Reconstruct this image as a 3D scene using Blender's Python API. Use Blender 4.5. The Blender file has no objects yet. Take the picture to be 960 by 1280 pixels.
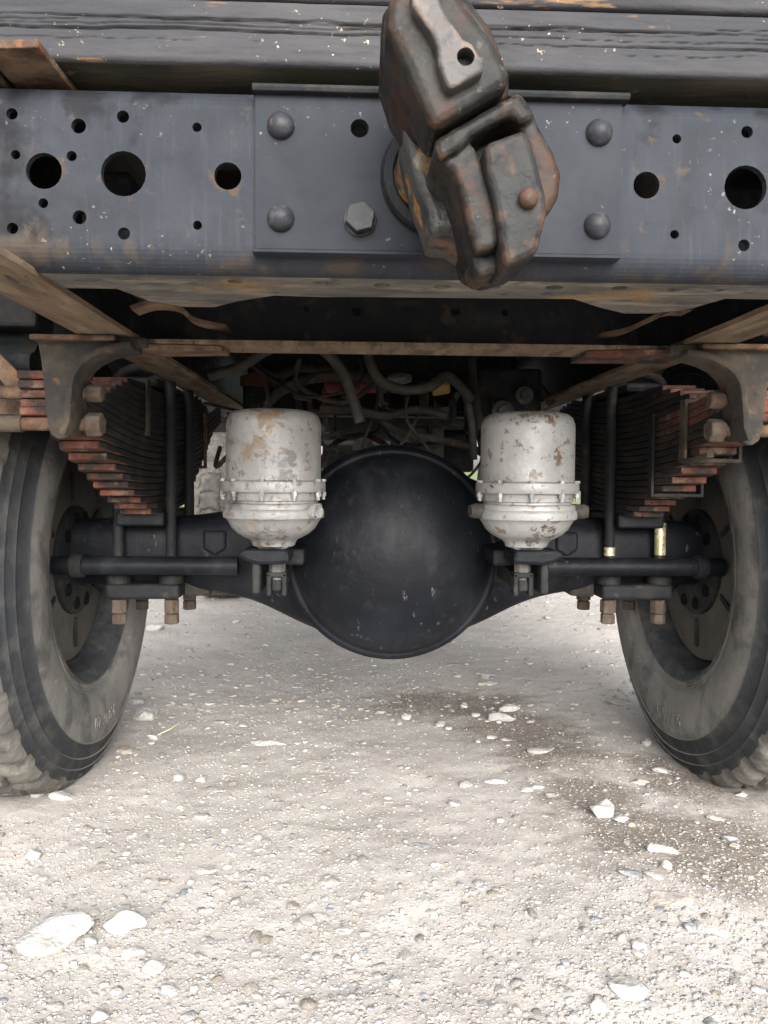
import bpy, bmesh, math, random
import numpy as np
from mathutils import Vector, Matrix, noise
R = math.radians
random.seed(7); rng = np.random.default_rng(7)
sc = bpy.context.scene
col = sc.collection

# ------------------------------------------------------------------ camera
cam_d = bpy.data.cameras.new('camera'); cam = bpy.data.objects.new('camera', cam_d); col.objects.link(cam)
cam_d.sensor_fit = 'HORIZONTAL'; cam_d.sensor_width = 36; cam_d.lens = 36 * 961 / 960
cam_d.clip_start = .02; cam_d.clip_end = 2000
yaw, pit, roll = R(2.2), R(-2.56), R(.4)
cf = Vector((math.sin(yaw)*math.cos(pit), math.cos(yaw)*math.cos(pit), math.sin(pit)))
cr = Vector((math.cos(yaw), -math.sin(yaw), 0)); cu = cr.cross(cf)
cr, cu = cr*math.cos(roll)+cu*math.sin(roll), cu*math.cos(roll)-cr*math.sin(roll)
m = Matrix((cr, cu, -cf)).transposed().to_4x4(); m.translation = (-.083, -1.75, .657)
cam.matrix_world = m
sc.camera = cam

# ------------------------------------------------------------------ sky, sun, exposure
w = bpy.data.worlds.new('World'); sc.world = w; w.use_nodes = True
wt = w.node_tree; bg = wt.nodes['Background']
SUN_EL, SUN_AZ = R(26), R(172)        # azimuth from +Y clockwise
sky = wt.nodes.new('ShaderNodeTexSky'); sky.sky_type = 'NISHITA'; sky.sun_disc = False
sky.sun_elevation = SUN_EL; sky.sun_rotation = SUN_AZ; sky.air_density = 1.0; sky.dust_density = 4.0; sky.ozone_density = 1.0
hs = wt.nodes.new('ShaderNodeHueSaturation'); hs.inputs['Saturation'].default_value = .2
wt.links.new(sky.outputs[0], hs.inputs['Color']); wt.links.new(hs.outputs[0], bg.inputs[0])
bg.inputs[1].default_value = .15
sd = bpy.data.lights.new('sun', 'SUN'); sun = bpy.data.objects.new('sun', sd); col.objects.link(sun)
sd.energy = 1.2; sd.angle = R(70); sd.color = (1, .985, .965)
sv = Vector((math.sin(SUN_AZ)*math.cos(SUN_EL), math.cos(SUN_AZ)*math.cos(SUN_EL), math.sin(SUN_EL)))
sun.rotation_euler = sv.to_track_quat('Z', 'Y').to_euler()
sc.view_settings.view_transform = 'Standard'; sc.view_settings.look = 'None'
sc.view_settings.gamma = 1; sc.view_settings.use_curve_mapping = False
sc.view_settings.exposure = 1.62

# ------------------------------------------------------------------ materials
def hexc(c): return (c[0], c[1], c[2], 1)
def mat(name, base, layers=(), rough=.6, metal=0., bump=(), spec=.5, scale=1.0):
    """base colour; layers = dicts(color, scale, lo, hi, detail, stretch, rough, metal, at=(x,y,z,r)); bump = [(scale, strength, stretch)]"""
    m = bpy.data.materials.new(name); m.use_nodes = True
    nt = m.node_tree; N = nt.nodes; L = nt.links
    b = N['Principled BSDF']; b.inputs['Specular IOR Level'].default_value = spec
    tc = N.new('ShaderNodeTexCoord'); src = tc.outputs['Object']
    def mapped(st, off=0):
        mp = N.new('ShaderNodeMapping'); mp.inputs['Scale'].default_value = st; mp.inputs['Location'].default_value = (off*1.37, off*2.11, off*.73)
        L.new(src, mp.inputs[0]); return mp.outputs[0]
    colr = N.new('ShaderNodeRGB'); colr.outputs[0].default_value = hexc(base); c = colr.outputs[0]
    rv = N.new('ShaderNodeValue'); rv.outputs[0].default_value = rough; r = rv.outputs[0]
    mv = N.new('ShaderNodeValue'); mv.outputs[0].default_value = metal; me = mv.outputs[0]
    for k, ly in enumerate(layers):
        if ly.get('kind') == 'vor':
            t = N.new('ShaderNodeTexVoronoi'); t.inputs['Scale'].default_value = ly['scale']*scale; L.new(mapped(ly.get('stretch', (1,1,1)), k), t.inputs['Vector']); o = t.outputs['Distance']
        else:
            t = N.new('ShaderNodeTexNoise'); t.inputs['Scale'].default_value = ly['scale']*scale; t.inputs['Detail'].default_value = ly.get('detail', 4.5)
            t.inputs['Roughness'].default_value = ly.get('nr', .6); t.inputs['Distortion'].default_value = ly.get('dist', 0)
            L.new(mapped(ly.get('stretch', (1,1,1)), k+ly.get('seed', 0)), t.inputs['Vector']); o = t.outputs[0]
        if ly.get('kind') == 'edge':
            ge = N.new('ShaderNodeNewGeometry'); sb = N.new('ShaderNodeMath'); sb.operation = 'MULTIPLY_ADD'; sb.inputs[1].default_value = ly.get('k', 6); sb.inputs[2].default_value = -ly.get('k', 6)*.5
            L.new(ge.outputs['Pointiness'], sb.inputs[0]); ad = N.new('ShaderNodeMath'); ad.operation = 'ADD'; L.new(sb.outputs[0], ad.inputs[0]); L.new(o, ad.inputs[1]); o = ad.outputs[0]
        if 'at' in ly:
            acc = None
            for (x, y, z, rr) in ly['at']:
                d = N.new('ShaderNodeVectorMath'); d.operation = 'DISTANCE'; d.inputs[1].default_value = (x, y, z); L.new(src, d.inputs[0])
                g = N.new('ShaderNodeMapRange'); g.inputs[1].default_value = 0; g.inputs[2].default_value = rr; g.inputs[3].default_value = ly.get('gain', .22); g.inputs[4].default_value = -ly.get('gain', .22)
                L.new(d.outputs['Value'], g.inputs[0])
                if acc is None: acc = g.outputs[0]
                else:
                    mx = N.new('ShaderNodeMath'); mx.operation = 'MAXIMUM'; L.new(acc, mx.inputs[0]); L.new(g.outputs[0], mx.inputs[1]); acc = mx.outputs[0]
            ad = N.new('ShaderNodeMath'); ad.operation = 'ADD'; L.new(o, ad.inputs[0]); L.new(acc, ad.inputs[1]); o = ad.outputs[0]
        mr = N.new('ShaderNodeMapRange'); mr.inputs[1].default_value = ly['lo']; mr.inputs[2].default_value = ly['hi']
        mr.inputs[3].default_value = 0; mr.inputs[4].default_value = ly.get('amt', 1); L.new(o, mr.inputs[0]); fac = mr.outputs[0]
        if ly.get('kind') == 'vor':
            mr.inputs[3].default_value = ly.get('amt', 1); mr.inputs[4].default_value = 0
        if 'gate' in ly:
            gs, glo, ghi = ly['gate']
            t2 = N.new('ShaderNodeTexNoise'); t2.inputs['Scale'].default_value = gs*scale; t2.inputs['Detail'].default_value = 3; L.new(mapped((1,1,1), k+9), t2.inputs['Vector'])
            m2 = N.new('ShaderNodeMapRange'); m2.inputs[1].default_value = glo; m2.inputs[2].default_value = ghi; L.new(t2.outputs[0], m2.inputs[0])
            mm = N.new('ShaderNodeMath'); mm.operation = 'MULTIPLY'; L.new(fac, mm.inputs[0]); L.new(m2.outputs[0], mm.inputs[1]); fac = mm.outputs[0]
        mix = N.new('ShaderNodeMix'); mix.data_type = 'RGBA'; L.new(fac, mix.inputs[0]); L.new(c, mix.inputs[6]); mix.inputs[7].default_value = hexc(ly['color']); c = mix.outputs[2]
        if 'rough' in ly:
            q = N.new('ShaderNodeMix'); L.new(fac, q.inputs[0]); L.new(r, q.inputs[2]); q.inputs[3].default_value = ly['rough']; r = q.outputs[0]
        if 'metal' in ly or metal > 0:
            q = N.new('ShaderNodeMix'); L.new(fac, q.inputs[0]); L.new(me, q.inputs[2]); q.inputs[3].default_value = ly.get('metal', 0); me = q.outputs[0]
    L.new(c, b.inputs['Base Color']); L.new(r, b.inputs['Roughness']); L.new(me, b.inputs['Metallic'])
    prev = None
    for (s, st, stretch) in bump:
        t = N.new('ShaderNodeTexNoise'); t.inputs['Scale'].default_value = s*scale; t.inputs['Detail'].default_value = 3; L.new(mapped(stretch, 3), t.inputs['Vector'])
        bp = N.new('ShaderNodeBump'); bp.inputs['Strength'].default_value = st; bp.inputs['Distance'].default_value = .6/s
        L.new(t.outputs[0], bp.inputs['Height'])
        if prev: L.new(prev, bp.inputs['Normal'])
        prev = bp.outputs[0]
    if prev: L.new(prev, b.inputs['Normal'])
    return m

TAN = (.30, .235, .165); RUST = (.16, .065, .03); BLK = (.012, .013, .015)
one = (1, 1, 1)
M = {}
M['beam_paint'] = mat('slate_paint', (0.0202, 0.0232, 0.0300), [
    dict(color=(0.0316, 0.0350, 0.0423), scale=7, lo=.42, hi=.66, amt=.7),
    dict(color=(0.0146, 0.0166, 0.0208), scale=22, lo=.5, hi=.7, amt=.6),
    dict(color=(0.0479, 0.0499, 0.0565), scale=26, lo=.55, hi=.72, stretch=(6, 1, .5), amt=.4, seed=4),
    dict(color=(0.0135, 0.0144, 0.0169), scale=5, lo=.5, hi=.7, amt=.6, seed=7, stretch=(1, 1, 1.6)), dict(color=(0.0621, 0.0388, 0.0226), scale=55, lo=.56, hi=.66, amt=.75, nr=.7, seed=21, at=[(x_, -.97, .954, r_) for x_, r_ in ((-.389, .045), (-.312, .05), (-.21, .036), (.21, .036), (.312, .05), (.389, .045))], gain=.2), dict(color=(0.0564, 0.0416, 0.0282), scale=24, lo=.55, hi=.68, amt=.7, seed=23, stretch=(1, 1, .5), at=[(x_*.1, -.96, .872, .06) for x_ in range(-5, 6)], gain=.14), dict(color=(0.0067, 0.0066, 0.0073), scale=20, lo=.5, hi=.66, amt=.8, seed=27, at=[(x_*.07, -.965, 1.034, .05) for x_ in range(-7, 8)]+[(-.45, -.97, .93, .09), (-.45, -.97, 1.0, .09)], gain=.16), dict(color=(0.0621, 0.0471, 0.0339), scale=30, lo=.63, hi=.7, amt=.6, seed=17),  # near-black layer at top bend and left end paints in their shade
    dict(color=(0.3103, 0.2994, 0.2935), scale=150, lo=.68, hi=.72, detail=2, amt=.6, gate=(9, .52, .68), rough=.7),
    dict(color=(0.2821, 0.2717, 0.2652), scale=95, lo=.70, hi=.74, nr=.75, amt=.6, gate=(5, .52, .66), seed=13),
    dict(color=(0.0169, 0.0177, 0.0204), scale=90, lo=.68, hi=.72, detail=3, amt=.7, gate=(8, .45, .6))],
    rough=0.60, spec=0.12, bump=[(25, .06, one), (60, .10, one), (350, .10, one)])
M['plate_paint'] = mat('slate_plate_paint', (0.0186, 0.0211, 0.0271), [
    dict(color=(0.0293, 0.0322, 0.0390), scale=9, lo=.42, hi=.66, amt=.7),
    dict(color=(0.0135, 0.0150, 0.0192), scale=24, lo=.5, hi=.7, amt=.6),
    dict(color=(0.3103, 0.2994, 0.2935), scale=160, lo=.68, hi=.72, detail=2, amt=.6, gate=(10, .52, .66), rough=.7),
    dict(color=(0.2821, 0.2717, 0.2652), scale=100, lo=.70, hi=.74, nr=.75, amt=.6, gate=(6, .52, .66), seed=13)],
    rough=0.60, spec=0.12, bump=[(25, .05, one), (60, .08, one), (350, .08, one)])
M['bolt_paint'] = mat('bolt_paint', (0.0243, 0.0259, 0.0297), [dict(color=(0.0756, 0.0729, 0.0702), scale=60, lo=.5, hi=.7, amt=.7), dict(color=RUST, scale=90, lo=.64, hi=.7, amt=.6)], rough=.42, bump=[(200, .15, one)], spec=0.15)
M['rivet_dusty'] = mat('dusty_rivet', (.075, .078, .08), [dict(color=(.15, .145, .135), scale=70, lo=.45, hi=.6, amt=.8), dict(color=(.03, .03, .032), scale=60, lo=.52, hi=.64, amt=.8, seed=3)], rough=.6, bump=[(200, .2, one)])
M['dusty_flange'] = mat('mud_caked_steel', (0.1179, 0.1080, 0.0926), [
    dict(color=(0.0611, 0.0603, 0.0586), scale=16, lo=.45, hi=.6, stretch=(.5, 1.4, 1), amt=.8),
    dict(color=(0.2357, 0.2025, 0.1559), scale=22, lo=.52, hi=.66, stretch=(.5, 1.5, 1), amt=.8, seed=3),
    dict(color=(0.0437, 0.0450, 0.0473), scale=30, lo=.6, hi=.68, amt=.7, seed=5),
    dict(color=(0.2619, 0.1530, 0.0567), scale=8, lo=.6, hi=.7, amt=.7, seed=8)], rough=.95, bump=[(40, .35, (.6, 1.4, 1)), (220, .3, one)], spec=.2)
M['dusty_rail'] = mat('mud_streaked_rail', (.15, .108, .072), [
    dict(color=(.07, .05, .036), scale=20, lo=.45, hi=.6, stretch=(1.6, .35, 1), amt=.8),
    dict(color=(.23, .175, .12), scale=30, lo=.52, hi=.66, stretch=(1.6, .35, 1), amt=.7, seed=3),
    dict(color=(.04, .035, .03), scale=26, lo=.62, hi=.67, stretch=(1.6, .35, 1), amt=.9, seed=5),
    dict(color=(.17, .08, .04), scale=12, lo=.58, hi=.68, amt=.7, seed=8)], rough=.95, bump=[(40, .4, (1.6, .4, 1)), (220, .3, one)], spec=.2)
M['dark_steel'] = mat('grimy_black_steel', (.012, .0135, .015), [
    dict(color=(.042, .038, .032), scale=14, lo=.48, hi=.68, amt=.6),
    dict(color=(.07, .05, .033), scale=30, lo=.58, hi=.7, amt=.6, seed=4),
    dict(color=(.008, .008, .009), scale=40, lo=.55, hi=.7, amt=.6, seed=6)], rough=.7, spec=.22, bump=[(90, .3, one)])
M['axle_black'] = mat('black_axle_paint', (0.0060, 0.0070, 0.0095), [
    dict(color=(0.0132, 0.0151, 0.0190), scale=6, lo=.45, hi=.68, amt=.8),
    dict(color=(0.0349, 0.0346, 0.0334), scale=45, lo=.58, hi=.72, amt=.5, gate=(7, .45, .6)),
    dict(color=(0.1186, 0.1188, 0.1217), scale=70, lo=.645, hi=.70, detail=3, amt=.6, stretch=(1, 1, .35), gate=(8, .46, .6)), dict(color=(0.0349, 0.0374, 0.0418), scale=7, lo=.54, hi=.72, amt=.5, stretch=(1.4, 1, .5), seed=14),
    dict(color=(0.0244, 0.0216, 0.0198), scale=20, lo=.6, hi=.72, amt=.5, seed=5)], rough=0.50, spec=0.14, bump=[(40, .08, one), (120, .12, one), (380, .12, one)])
M['rusty'] = mat('rusty_steel', (0.0850, 0.0493, 0.0306), [
    dict(color=(0.1615, 0.1148, 0.0765), scale=18, lo=.42, hi=.6, amt=.85),
    dict(color=(0.0425, 0.0298, 0.0238), scale=26, lo=.52, hi=.66, amt=.8, seed=3),
    dict(color=(0.2040, 0.0850, 0.0340), scale=40, lo=.58, hi=.7, amt=.7, seed=6)], rough=.9, bump=[(60, .35, one), (240, .25, one)], spec=.25)
M['rust_nut'] = mat('pale_rusty_nut', (0.0698, 0.0503, 0.0363), [
    dict(color=(0.0977, 0.0837, 0.0674), scale=50, lo=.42, hi=.6, amt=.8),
    dict(color=(0.0558, 0.0279, 0.0163), scale=60, lo=.54, hi=.68, amt=.8, seed=3)], rough=.88, bump=[(150, .3, one)], spec=.25)
M['bracket'] = mat('cast_bracket_dusty', (0.0288, 0.0266, 0.0238), [
    dict(color=(0.0792, 0.0598, 0.0418), scale=16, lo=.45, hi=.62, amt=.8),
    dict(color=(0.0252, 0.0252, 0.0252), scale=30, lo=.52, hi=.66, amt=.7, seed=3),
    dict(color=(0.1440, 0.0792, 0.0432), scale=34, lo=.6, hi=.7, amt=.7, seed=6)], rough=.85, bump=[(80, .35, one), (260, .25, one)], spec=.3)
M['leaf'] = mat('black_leaf_steel', (.014, .014, .015), [
    dict(color=(.045, .038, .032), scale=24, lo=.48, hi=.66, amt=.7, stretch=(1, .4, 1)),
    dict(color=(.075, .038, .026), scale=20, lo=.56, hi=.7, amt=.6, seed=4)], rough=.7, spec=.2, bump=[(120, .2, (1, .4, 1))])
M['leaf_red'] = mat('red_oxide_leaf', (.085, .036, .025), [
    dict(color=(.15, .055, .036), scale=14, lo=.48, hi=.62, amt=.85),
    dict(color=(.022, .02, .019), scale=17, lo=.45, hi=.56, amt=.9, seed=3, nr=.7),
    dict(color=(.19, .14, .10), scale=34, lo=.56, hi=.68, amt=.7, seed=6)], rough=.85, bump=[(50, .4, one), (160, .4, one)], spec=.25)
M['alu'] = mat('worn_silver_paint', (0.2936, 0.2906, 0.2814), [dict(color=(0.1590, 0.1530, 0.1437), scale=18, lo=.42, hi=.62, amt=.75, at=[(-.226, -.46, .70, .16), (-.226, -.46, .6, .12)], gain=.22),
    dict(color=(0.1652, 0.1622, 0.1560), scale=10, lo=.42, hi=.64, amt=.85), dict(color=(0.0551, 0.0489, 0.0428), scale=24, lo=.50, hi=.64, amt=.8, nr=.75, at=[(-.225, -.42, .54, .06), (.226, -.42, .54, .05), (-.225, -.46, .775, .05), (.226, -.46, .776, .035), (-.29, -.44, .62, .05)], gain=.16),
    dict(color=(0.1469, 0.0978, 0.0551), scale=34, lo=.53, hi=.64, amt=.85, nr=.7, at=[(-.245, -.46, .70, .07), (-.225, -.46, .762, .05), (-.25, -.455, .565, .05)], gain=.16),
    dict(color=(0.0978, 0.0948, 0.0918), scale=70, lo=.54, hi=.62, amt=.9, nr=.7, at=[(-.195, -.46, .685, .055), (-.20, -.46, .66, .05), (-.225, -.46, .55, .05)], gain=.2),
    dict(color=(0.0734, 0.0428, 0.0245), scale=90, lo=.60, hi=.66, amt=.95, nr=.65, at=[(.262, -.455, .695, .04), (.245, -.455, .76, .06), (.25, -.45, .56, .05), (.2, -.455, .765, .05)], gain=.18),
    dict(color=(0.0306, 0.0276, 0.0245), scale=95, lo=.63, hi=.655, detail=4, amt=.95, gate=(12, .42, .56)),
    dict(color=(0.1040, 0.0734, 0.0489), scale=60, lo=.585, hi=.64, detail=4, amt=.8, seed=5)], rough=.45, metal=.3, bump=[(60, .14, one), (160, .18, one), (400, .12, one)])
M['sidewall'] = mat('dusty_rubber_sidewall', (0.1468, 0.1411, 0.1321), [
    dict(color=(0.1929, 0.1821, 0.1678), scale=9, lo=.42, hi=.65, amt=.8),
    dict(color=(0.0559, 0.0564, 0.0568), scale=13, lo=.5, hi=.66, amt=.75, seed=3),
    dict(color=(0.0685, 0.0641, 0.0594), scale=240, lo=.6, hi=.68, stretch=(1, 1, 1), amt=.5, gate=(20, .5, .6)), dict(color=(0.0622, 0.0616, 0.0608), scale=5, lo=.56, hi=.7, amt=.6, seed=15), dict(color=(0.2737, 0.2565, 0.2311), scale=40, lo=.63, hi=.7, stretch=(1, .4, 1.6), amt=.5, seed=19)], rough=.82, bump=[(30, .12, one), (140, .25, one), (500, .25, one)], spec=.25)
M['letter'] = mat('worn_raised_rubber', (.135, .127, .117), [dict(color=(.09, .085, .08), scale=60, lo=.45, hi=.62, amt=.8)], rough=.8)
M['rubber_dark'] = mat('dark_rubber_shoulder', (.024, .026, .029), [
    dict(color=(.065, .062, .058), scale=14, lo=.48, hi=.66, amt=.75),
    dict(color=(.025, .026, .028), scale=28, lo=.52, hi=.68, amt=.6, seed=3)], rough=.75, bump=[(90, .25, one), (400, .2, one)], spec=.22)
M['tread'] = mat('dusty_rubber_tread', (0.0920, 0.0864, 0.0784), [
    dict(color=(0.1600, 0.1480, 0.1280), scale=16, lo=.45, hi=.62, amt=.8),
    dict(color=(0.0400, 0.0400, 0.0400), scale=30, lo=.54, hi=.68, amt=.7, seed=3)], rough=.9, bump=[(80, .35, one), (300, .3, one)], spec=.2)
M['rim'] = mat('blue_grey_rim_paint', (.032, .036, .041), [
    dict(color=(.085, .08, .073), scale=22, lo=.45, hi=.62, amt=.75),
    dict(color=(.02, .02, .022), scale=40, lo=.52, hi=.64, amt=.7, seed=3),
    dict(color=(.20, .12, .06), scale=9, lo=.6, hi=.68, amt=.7, seed=6)], rough=.6, bump=[(90, .25, one)])
M['disc'] = mat('dusty_disc', (.085, .077, .068), [
    dict(color=(.05, .047, .043), scale=12, lo=.45, hi=.65, amt=.7),
    dict(color=(.05, .045, .04), scale=50, lo=.58, hi=.7, amt=.6, seed=4)], rough=.85, bump=[(90, .2, one)], spec=.25)
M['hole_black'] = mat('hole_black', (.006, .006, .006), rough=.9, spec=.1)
M['hook'] = mat('worn_cast_hook', (0.0086, 0.0090, 0.0085), [
    dict(color=(0.0288, 0.0271, 0.0245), scale=16, lo=.44, hi=.62, amt=.8, nr=.75),
    dict(color=(0.0039, 0.0040, 0.0039), scale=22, lo=.5, hi=.62, amt=.9, seed=3, nr=.75),
    dict(color=(0.0360, 0.0165, 0.0088), scale=13, lo=.49, hi=.60, amt=.85, seed=6, nr=.8),
    dict(kind='edge', k=7, color=(0.0552, 0.0315, 0.0185), scale=30, lo=.62, hi=.86, amt=.8, seed=11, nr=.8),
    dict(color=(0.0769, 0.0633, 0.0502), scale=120, lo=.62, hi=.69, amt=.6, seed=8)], rough=0.50, spec=0.16, bump=[(30, .14, one), (90, .12, one), (260, .2, one)])
M['hook_bare'] = mat('bare_rubbed_steel', (0.0617, 0.0587, 0.0575), [
    dict(color=(0.0411, 0.0432, 0.0453), scale=30, lo=.48, hi=.64, amt=.8, seed=3),
    dict(color=(0.0782, 0.0494, 0.0349), scale=24, lo=.5, hi=.64, amt=.7),
    dict(kind='edge', k=4, color=(0.1397, 0.1068, 0.0864), scale=40, lo=.58, hi=.76, amt=.8, seed=11)], rough=0.50, metal=.35, bump=[(60, .25, one), (200, .12, one)], spec=0.20)
M['lever'] = mat('worn_rusty_lever', (0.0187, 0.0194, 0.0187), [
    dict(color=(0.0467, 0.0287, 0.0194), scale=26, lo=.48, hi=.6, amt=.85, nr=.7),
    dict(color=(0.0087, 0.0100, 0.0106), scale=30, lo=.5, hi=.62, amt=.85, seed=3),
    dict(kind='edge', k=4, color=(0.0655, 0.0375, 0.0250), scale=40, lo=.56, hi=.72, amt=.85, seed=11)], rough=0.52, metal=.15, bump=[(50, .3, one), (180, .12, one)], spec=0.16)
M['hook_rust'] = mat('greasy_rust_shank', (0.0413, 0.0413, 0.0375), [
    dict(color=(0.2700, 0.1125, 0.0225), scale=22, lo=.56, hi=.64, amt=.9),
    dict(color=(0.2250, 0.1875, 0.1275), scale=20, lo=.56, hi=.64, amt=.8, seed=3),
    dict(color=(0.1275, 0.0600, 0.0300), scale=22, lo=.54, hi=.62, amt=.8, seed=9),
    dict(color=(0.0165, 0.0180, 0.0188), scale=26, lo=.5, hi=.6, amt=.8, seed=6)], rough=.45, bump=[(60, .4, one), (180, .4, one)], spec=0.30)
M['timber'] = mat('painted_timber', (0.0392, 0.0395, 0.0433), [
    dict(color=(0.0637, 0.0623, 0.0643), scale=10, lo=.45, hi=.65, amt=.7, stretch=(.5, 1, 2)),
    dict(color=(0.0298, 0.0289, 0.0294), scale=14, lo=.55, hi=.66, amt=.7, stretch=(.3, 1, 2.4), seed=3),
    dict(color=(0.1700, 0.0989, 0.0524), scale=26, lo=.64, hi=.68, amt=.9, stretch=(.3, 1, 2.2), seed=5),
    dict(color=(0.3828, 0.3046, 0.2307), scale=150, lo=.68, hi=.71, detail=2, gate=(9, .48, .62))], rough=0.70, bump=[(24, .12, (.3, 1, 2)), (180, .2, (.6, 1, 1.4)), (420, .2, one)], spec=0.08)
M['timber_under'] = mat('grimy_timber_underside', (.085, .075, .05), [dict(color=(.02, .02, .016), scale=14, lo=.45, hi=.62, amt=.8, stretch=(.4, 1, 1)), dict(color=(.22, .17, .11), scale=40, lo=.62, hi=.7, amt=.7, seed=4)], rough=.9, bump=[(60, .3, (.3, 1, 1))])
M['hose'] = mat('dusty_rubber_hose', (.028, .026, .023), [dict(color=(.075, .063, .048), scale=20, lo=.45, hi=.65, amt=.7)], rough=.8, bump=[(120, .2, one)])
M['red'] = mat('faded_red_paint', (.30, .055, .045), [dict(color=(.16, .05, .04), scale=20, lo=.48, hi=.66, amt=.7), dict(color=(.2, .16, .12), scale=30, lo=.56, hi=.68, amt=.6, seed=3)], rough=.6)
M['yellow'] = mat('dirty_yellow_fitting', (.30, .19, .04), [dict(color=(.13, .09, .04), scale=40, lo=.45, hi=.65, amt=.7)], rough=.6)
M['zinc'] = mat('bare_yellow_zinc', (.62, .52, .28), [dict(color=(.75, .70, .55), scale=60, lo=.45, hi=.6, amt=.8), dict(color=(.03, .03, .03), scale=110, lo=.58, hi=.62, amt=1, seed=3)], rough=.3, metal=.6)
M['grey_part'] = mat('grey_dirty_casting', (.10, .097, .09), [dict(color=(.04, .038, .035), scale=16, lo=.45, hi=.65, amt=.8), dict(color=(.2, .17, .13), scale=24, lo=.58, hi=.7, amt=.6, seed=3)], rough=.75, bump=[(80, .3, one)])
M['plank'] = mat('weathered_bed_plank', (.06, .052, .044), [dict(color=(.03, .027, .024), scale=12, lo=.45, hi=.65, amt=.8, stretch=(1, .2, 1))], rough=.9, bump=[(40, .3, (2, .2, 1))])
M['cab'] = mat('faded_cab_paint', (.10, .13, .11), [dict(color=(.15, .16, .14), scale=4, lo=.45, hi=.65, amt=.6)], rough=.45)
M['glass'] = mat('cab_glass', (.02, .025, .03), rough=.08)

# ------------------------------------------------------------------ mesh helpers
class MB:
    def __init__(s): s.v = []; s.f = []; s.mi = []
    def add(s, vs, fs, mi=0):
        o = len(s.v); s.v += [tuple(v) for v in vs]; s.f += [tuple(i+o for i in f) for f in fs]; s.mi += [mi]*len(fs); return s
    def box(s, x0, x1, y0, y1, z0, z1, mi=0, mx=None):
        vs = [(x, y, z) for x in (x0, x1) for y in (y0, y1) for z in (z0, z1)]
        if mx: vs = [mx @ Vector(v) for v in vs]
        return s.add(vs, [(0,1,3,2), (4,6,7,5), (0,4,5,1), (2,3,7,6), (0,2,6,4), (1,5,7,3)], mi)
    def prism(s, poly, axis, a0, a1, mi=0, scale0=None):
        """poly (u,v): axis 'y' -> (u,a,v), 'x' -> (a,u,v), 'z' -> (u,v,a)"""
        n = len(poly)
        def P(u, v, a): return {'y': (u, a, v), 'x': (a, u, v), 'z': (u, v, a)}[axis]
        cu_ = sum(p[0] for p in poly)/n; cv_ = sum(p[1] for p in poly)/n; k = scale0 or 1
        vs = [P(cu_+(u-cu_)*k, cv_+(v-cv_)*k, a0) for u, v in poly]+[P(u, v, a1) for u, v in poly]
        return s.add(vs, [tuple(range(n))[::-1], tuple(range(n, 2*n))]+[(i, (i+1) % n, (i+1) % n+n, i+n) for i in range(n)], mi)
    def tube(s, path, r, n=12, mi=0, cap=True):
        path = [Vector(p) for p in path]; rr = r if isinstance(r, (list, tuple)) else [r]*len(path)
        vs = []; fs = []; up = None
        for i, p in enumerate(path):
            d = (path[min(i+1, len(path)-1)]-path[max(i-1, 0)]).normalized()
            if up is None: up = d.orthogonal().normalized()
            up = (up-d*up.dot(d)).normalized(); sd_ = d.cross(up)
            for k in range(n):
                a = 2*math.pi*k/n; vs.append(p+(up*math.cos(a)+sd_*math.sin(a))*rr[i])
        for i in range(len(path)-1):
            for k in range(n): fs.append((i*n+k, i*n+(k+1) % n, (i+1)*n+(k+1) % n, (i+1)*n+k))
        if cap: fs += [tuple(range(n))[::-1], tuple(range((len(path)-1)*n, len(path)*n))]
        return s.add(vs, fs, mi)
    def strip(s, path, across, wd, th, mi=0):
        """flat bar swept along path; across = unit vector of its width"""
        path = [Vector(p) for p in path]; a = Vector(across); vs = []; fs = []
        for i, p in enumerate(path):
            d = (path[min(i+1, len(path)-1)]-path[max(i-1, 0)]).normalized(); nn = d.cross(a).normalized()
            vs += [p-a*wd/2-nn*th/2, p+a*wd/2-nn*th/2, p+a*wd/2+nn*th/2, p-a*wd/2+nn*th/2]
        for i in range(len(path)-1):
            for k in range(4): fs.append((i*4+k, i*4+(k+1) % 4, i*4+4+(k+1) % 4, i*4+4+k))
        fs += [(3,2,1,0), tuple(len(path)*4-4+k for k in range(4))]
        return s.add(vs, fs, mi)
    def lathe(s, prof, n=48, axis='z', c=(0,0,0), mi=0):
        """prof (r, a) along the axis"""
        vs = []; fs = []; m_ = len(prof)
        for k in range(n):
            t = 2*math.pi*k/n; cs, sn = math.cos(t), math.sin(t)
            for r, a in prof:
                p = {'z': (r*cs, r*sn, a), 'y': (r*cs, a, r*sn), 'x': (a, r*cs, r*sn)}[axis]
                vs.append((p[0]+c[0], p[1]+c[1], p[2]+c[2]))
        for k in range(n):
            k2 = (k+1) % n
            for i in range(m_-1): fs.append((k*m_+i, k2*m_+i, k2*m_+i+1, k*m_+i+1))
        return s.add(vs, fs, mi)
    def hexnut(s, c, r, a0, a1, axis='z', n=6, rot=0, mi=0):
        pr = [(r*math.cos(2*math.pi*i/n+rot), r*math.sin(2*math.pi*i/n+rot)) for i in range(n)]
        pr = [((c[0] if axis != 'x' else c[1])+p[0], (c[2] if axis != 'z' else c[1])+p[1]) for p in pr]
        return s.prism(pr, axis, a0, a1, mi)

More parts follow.
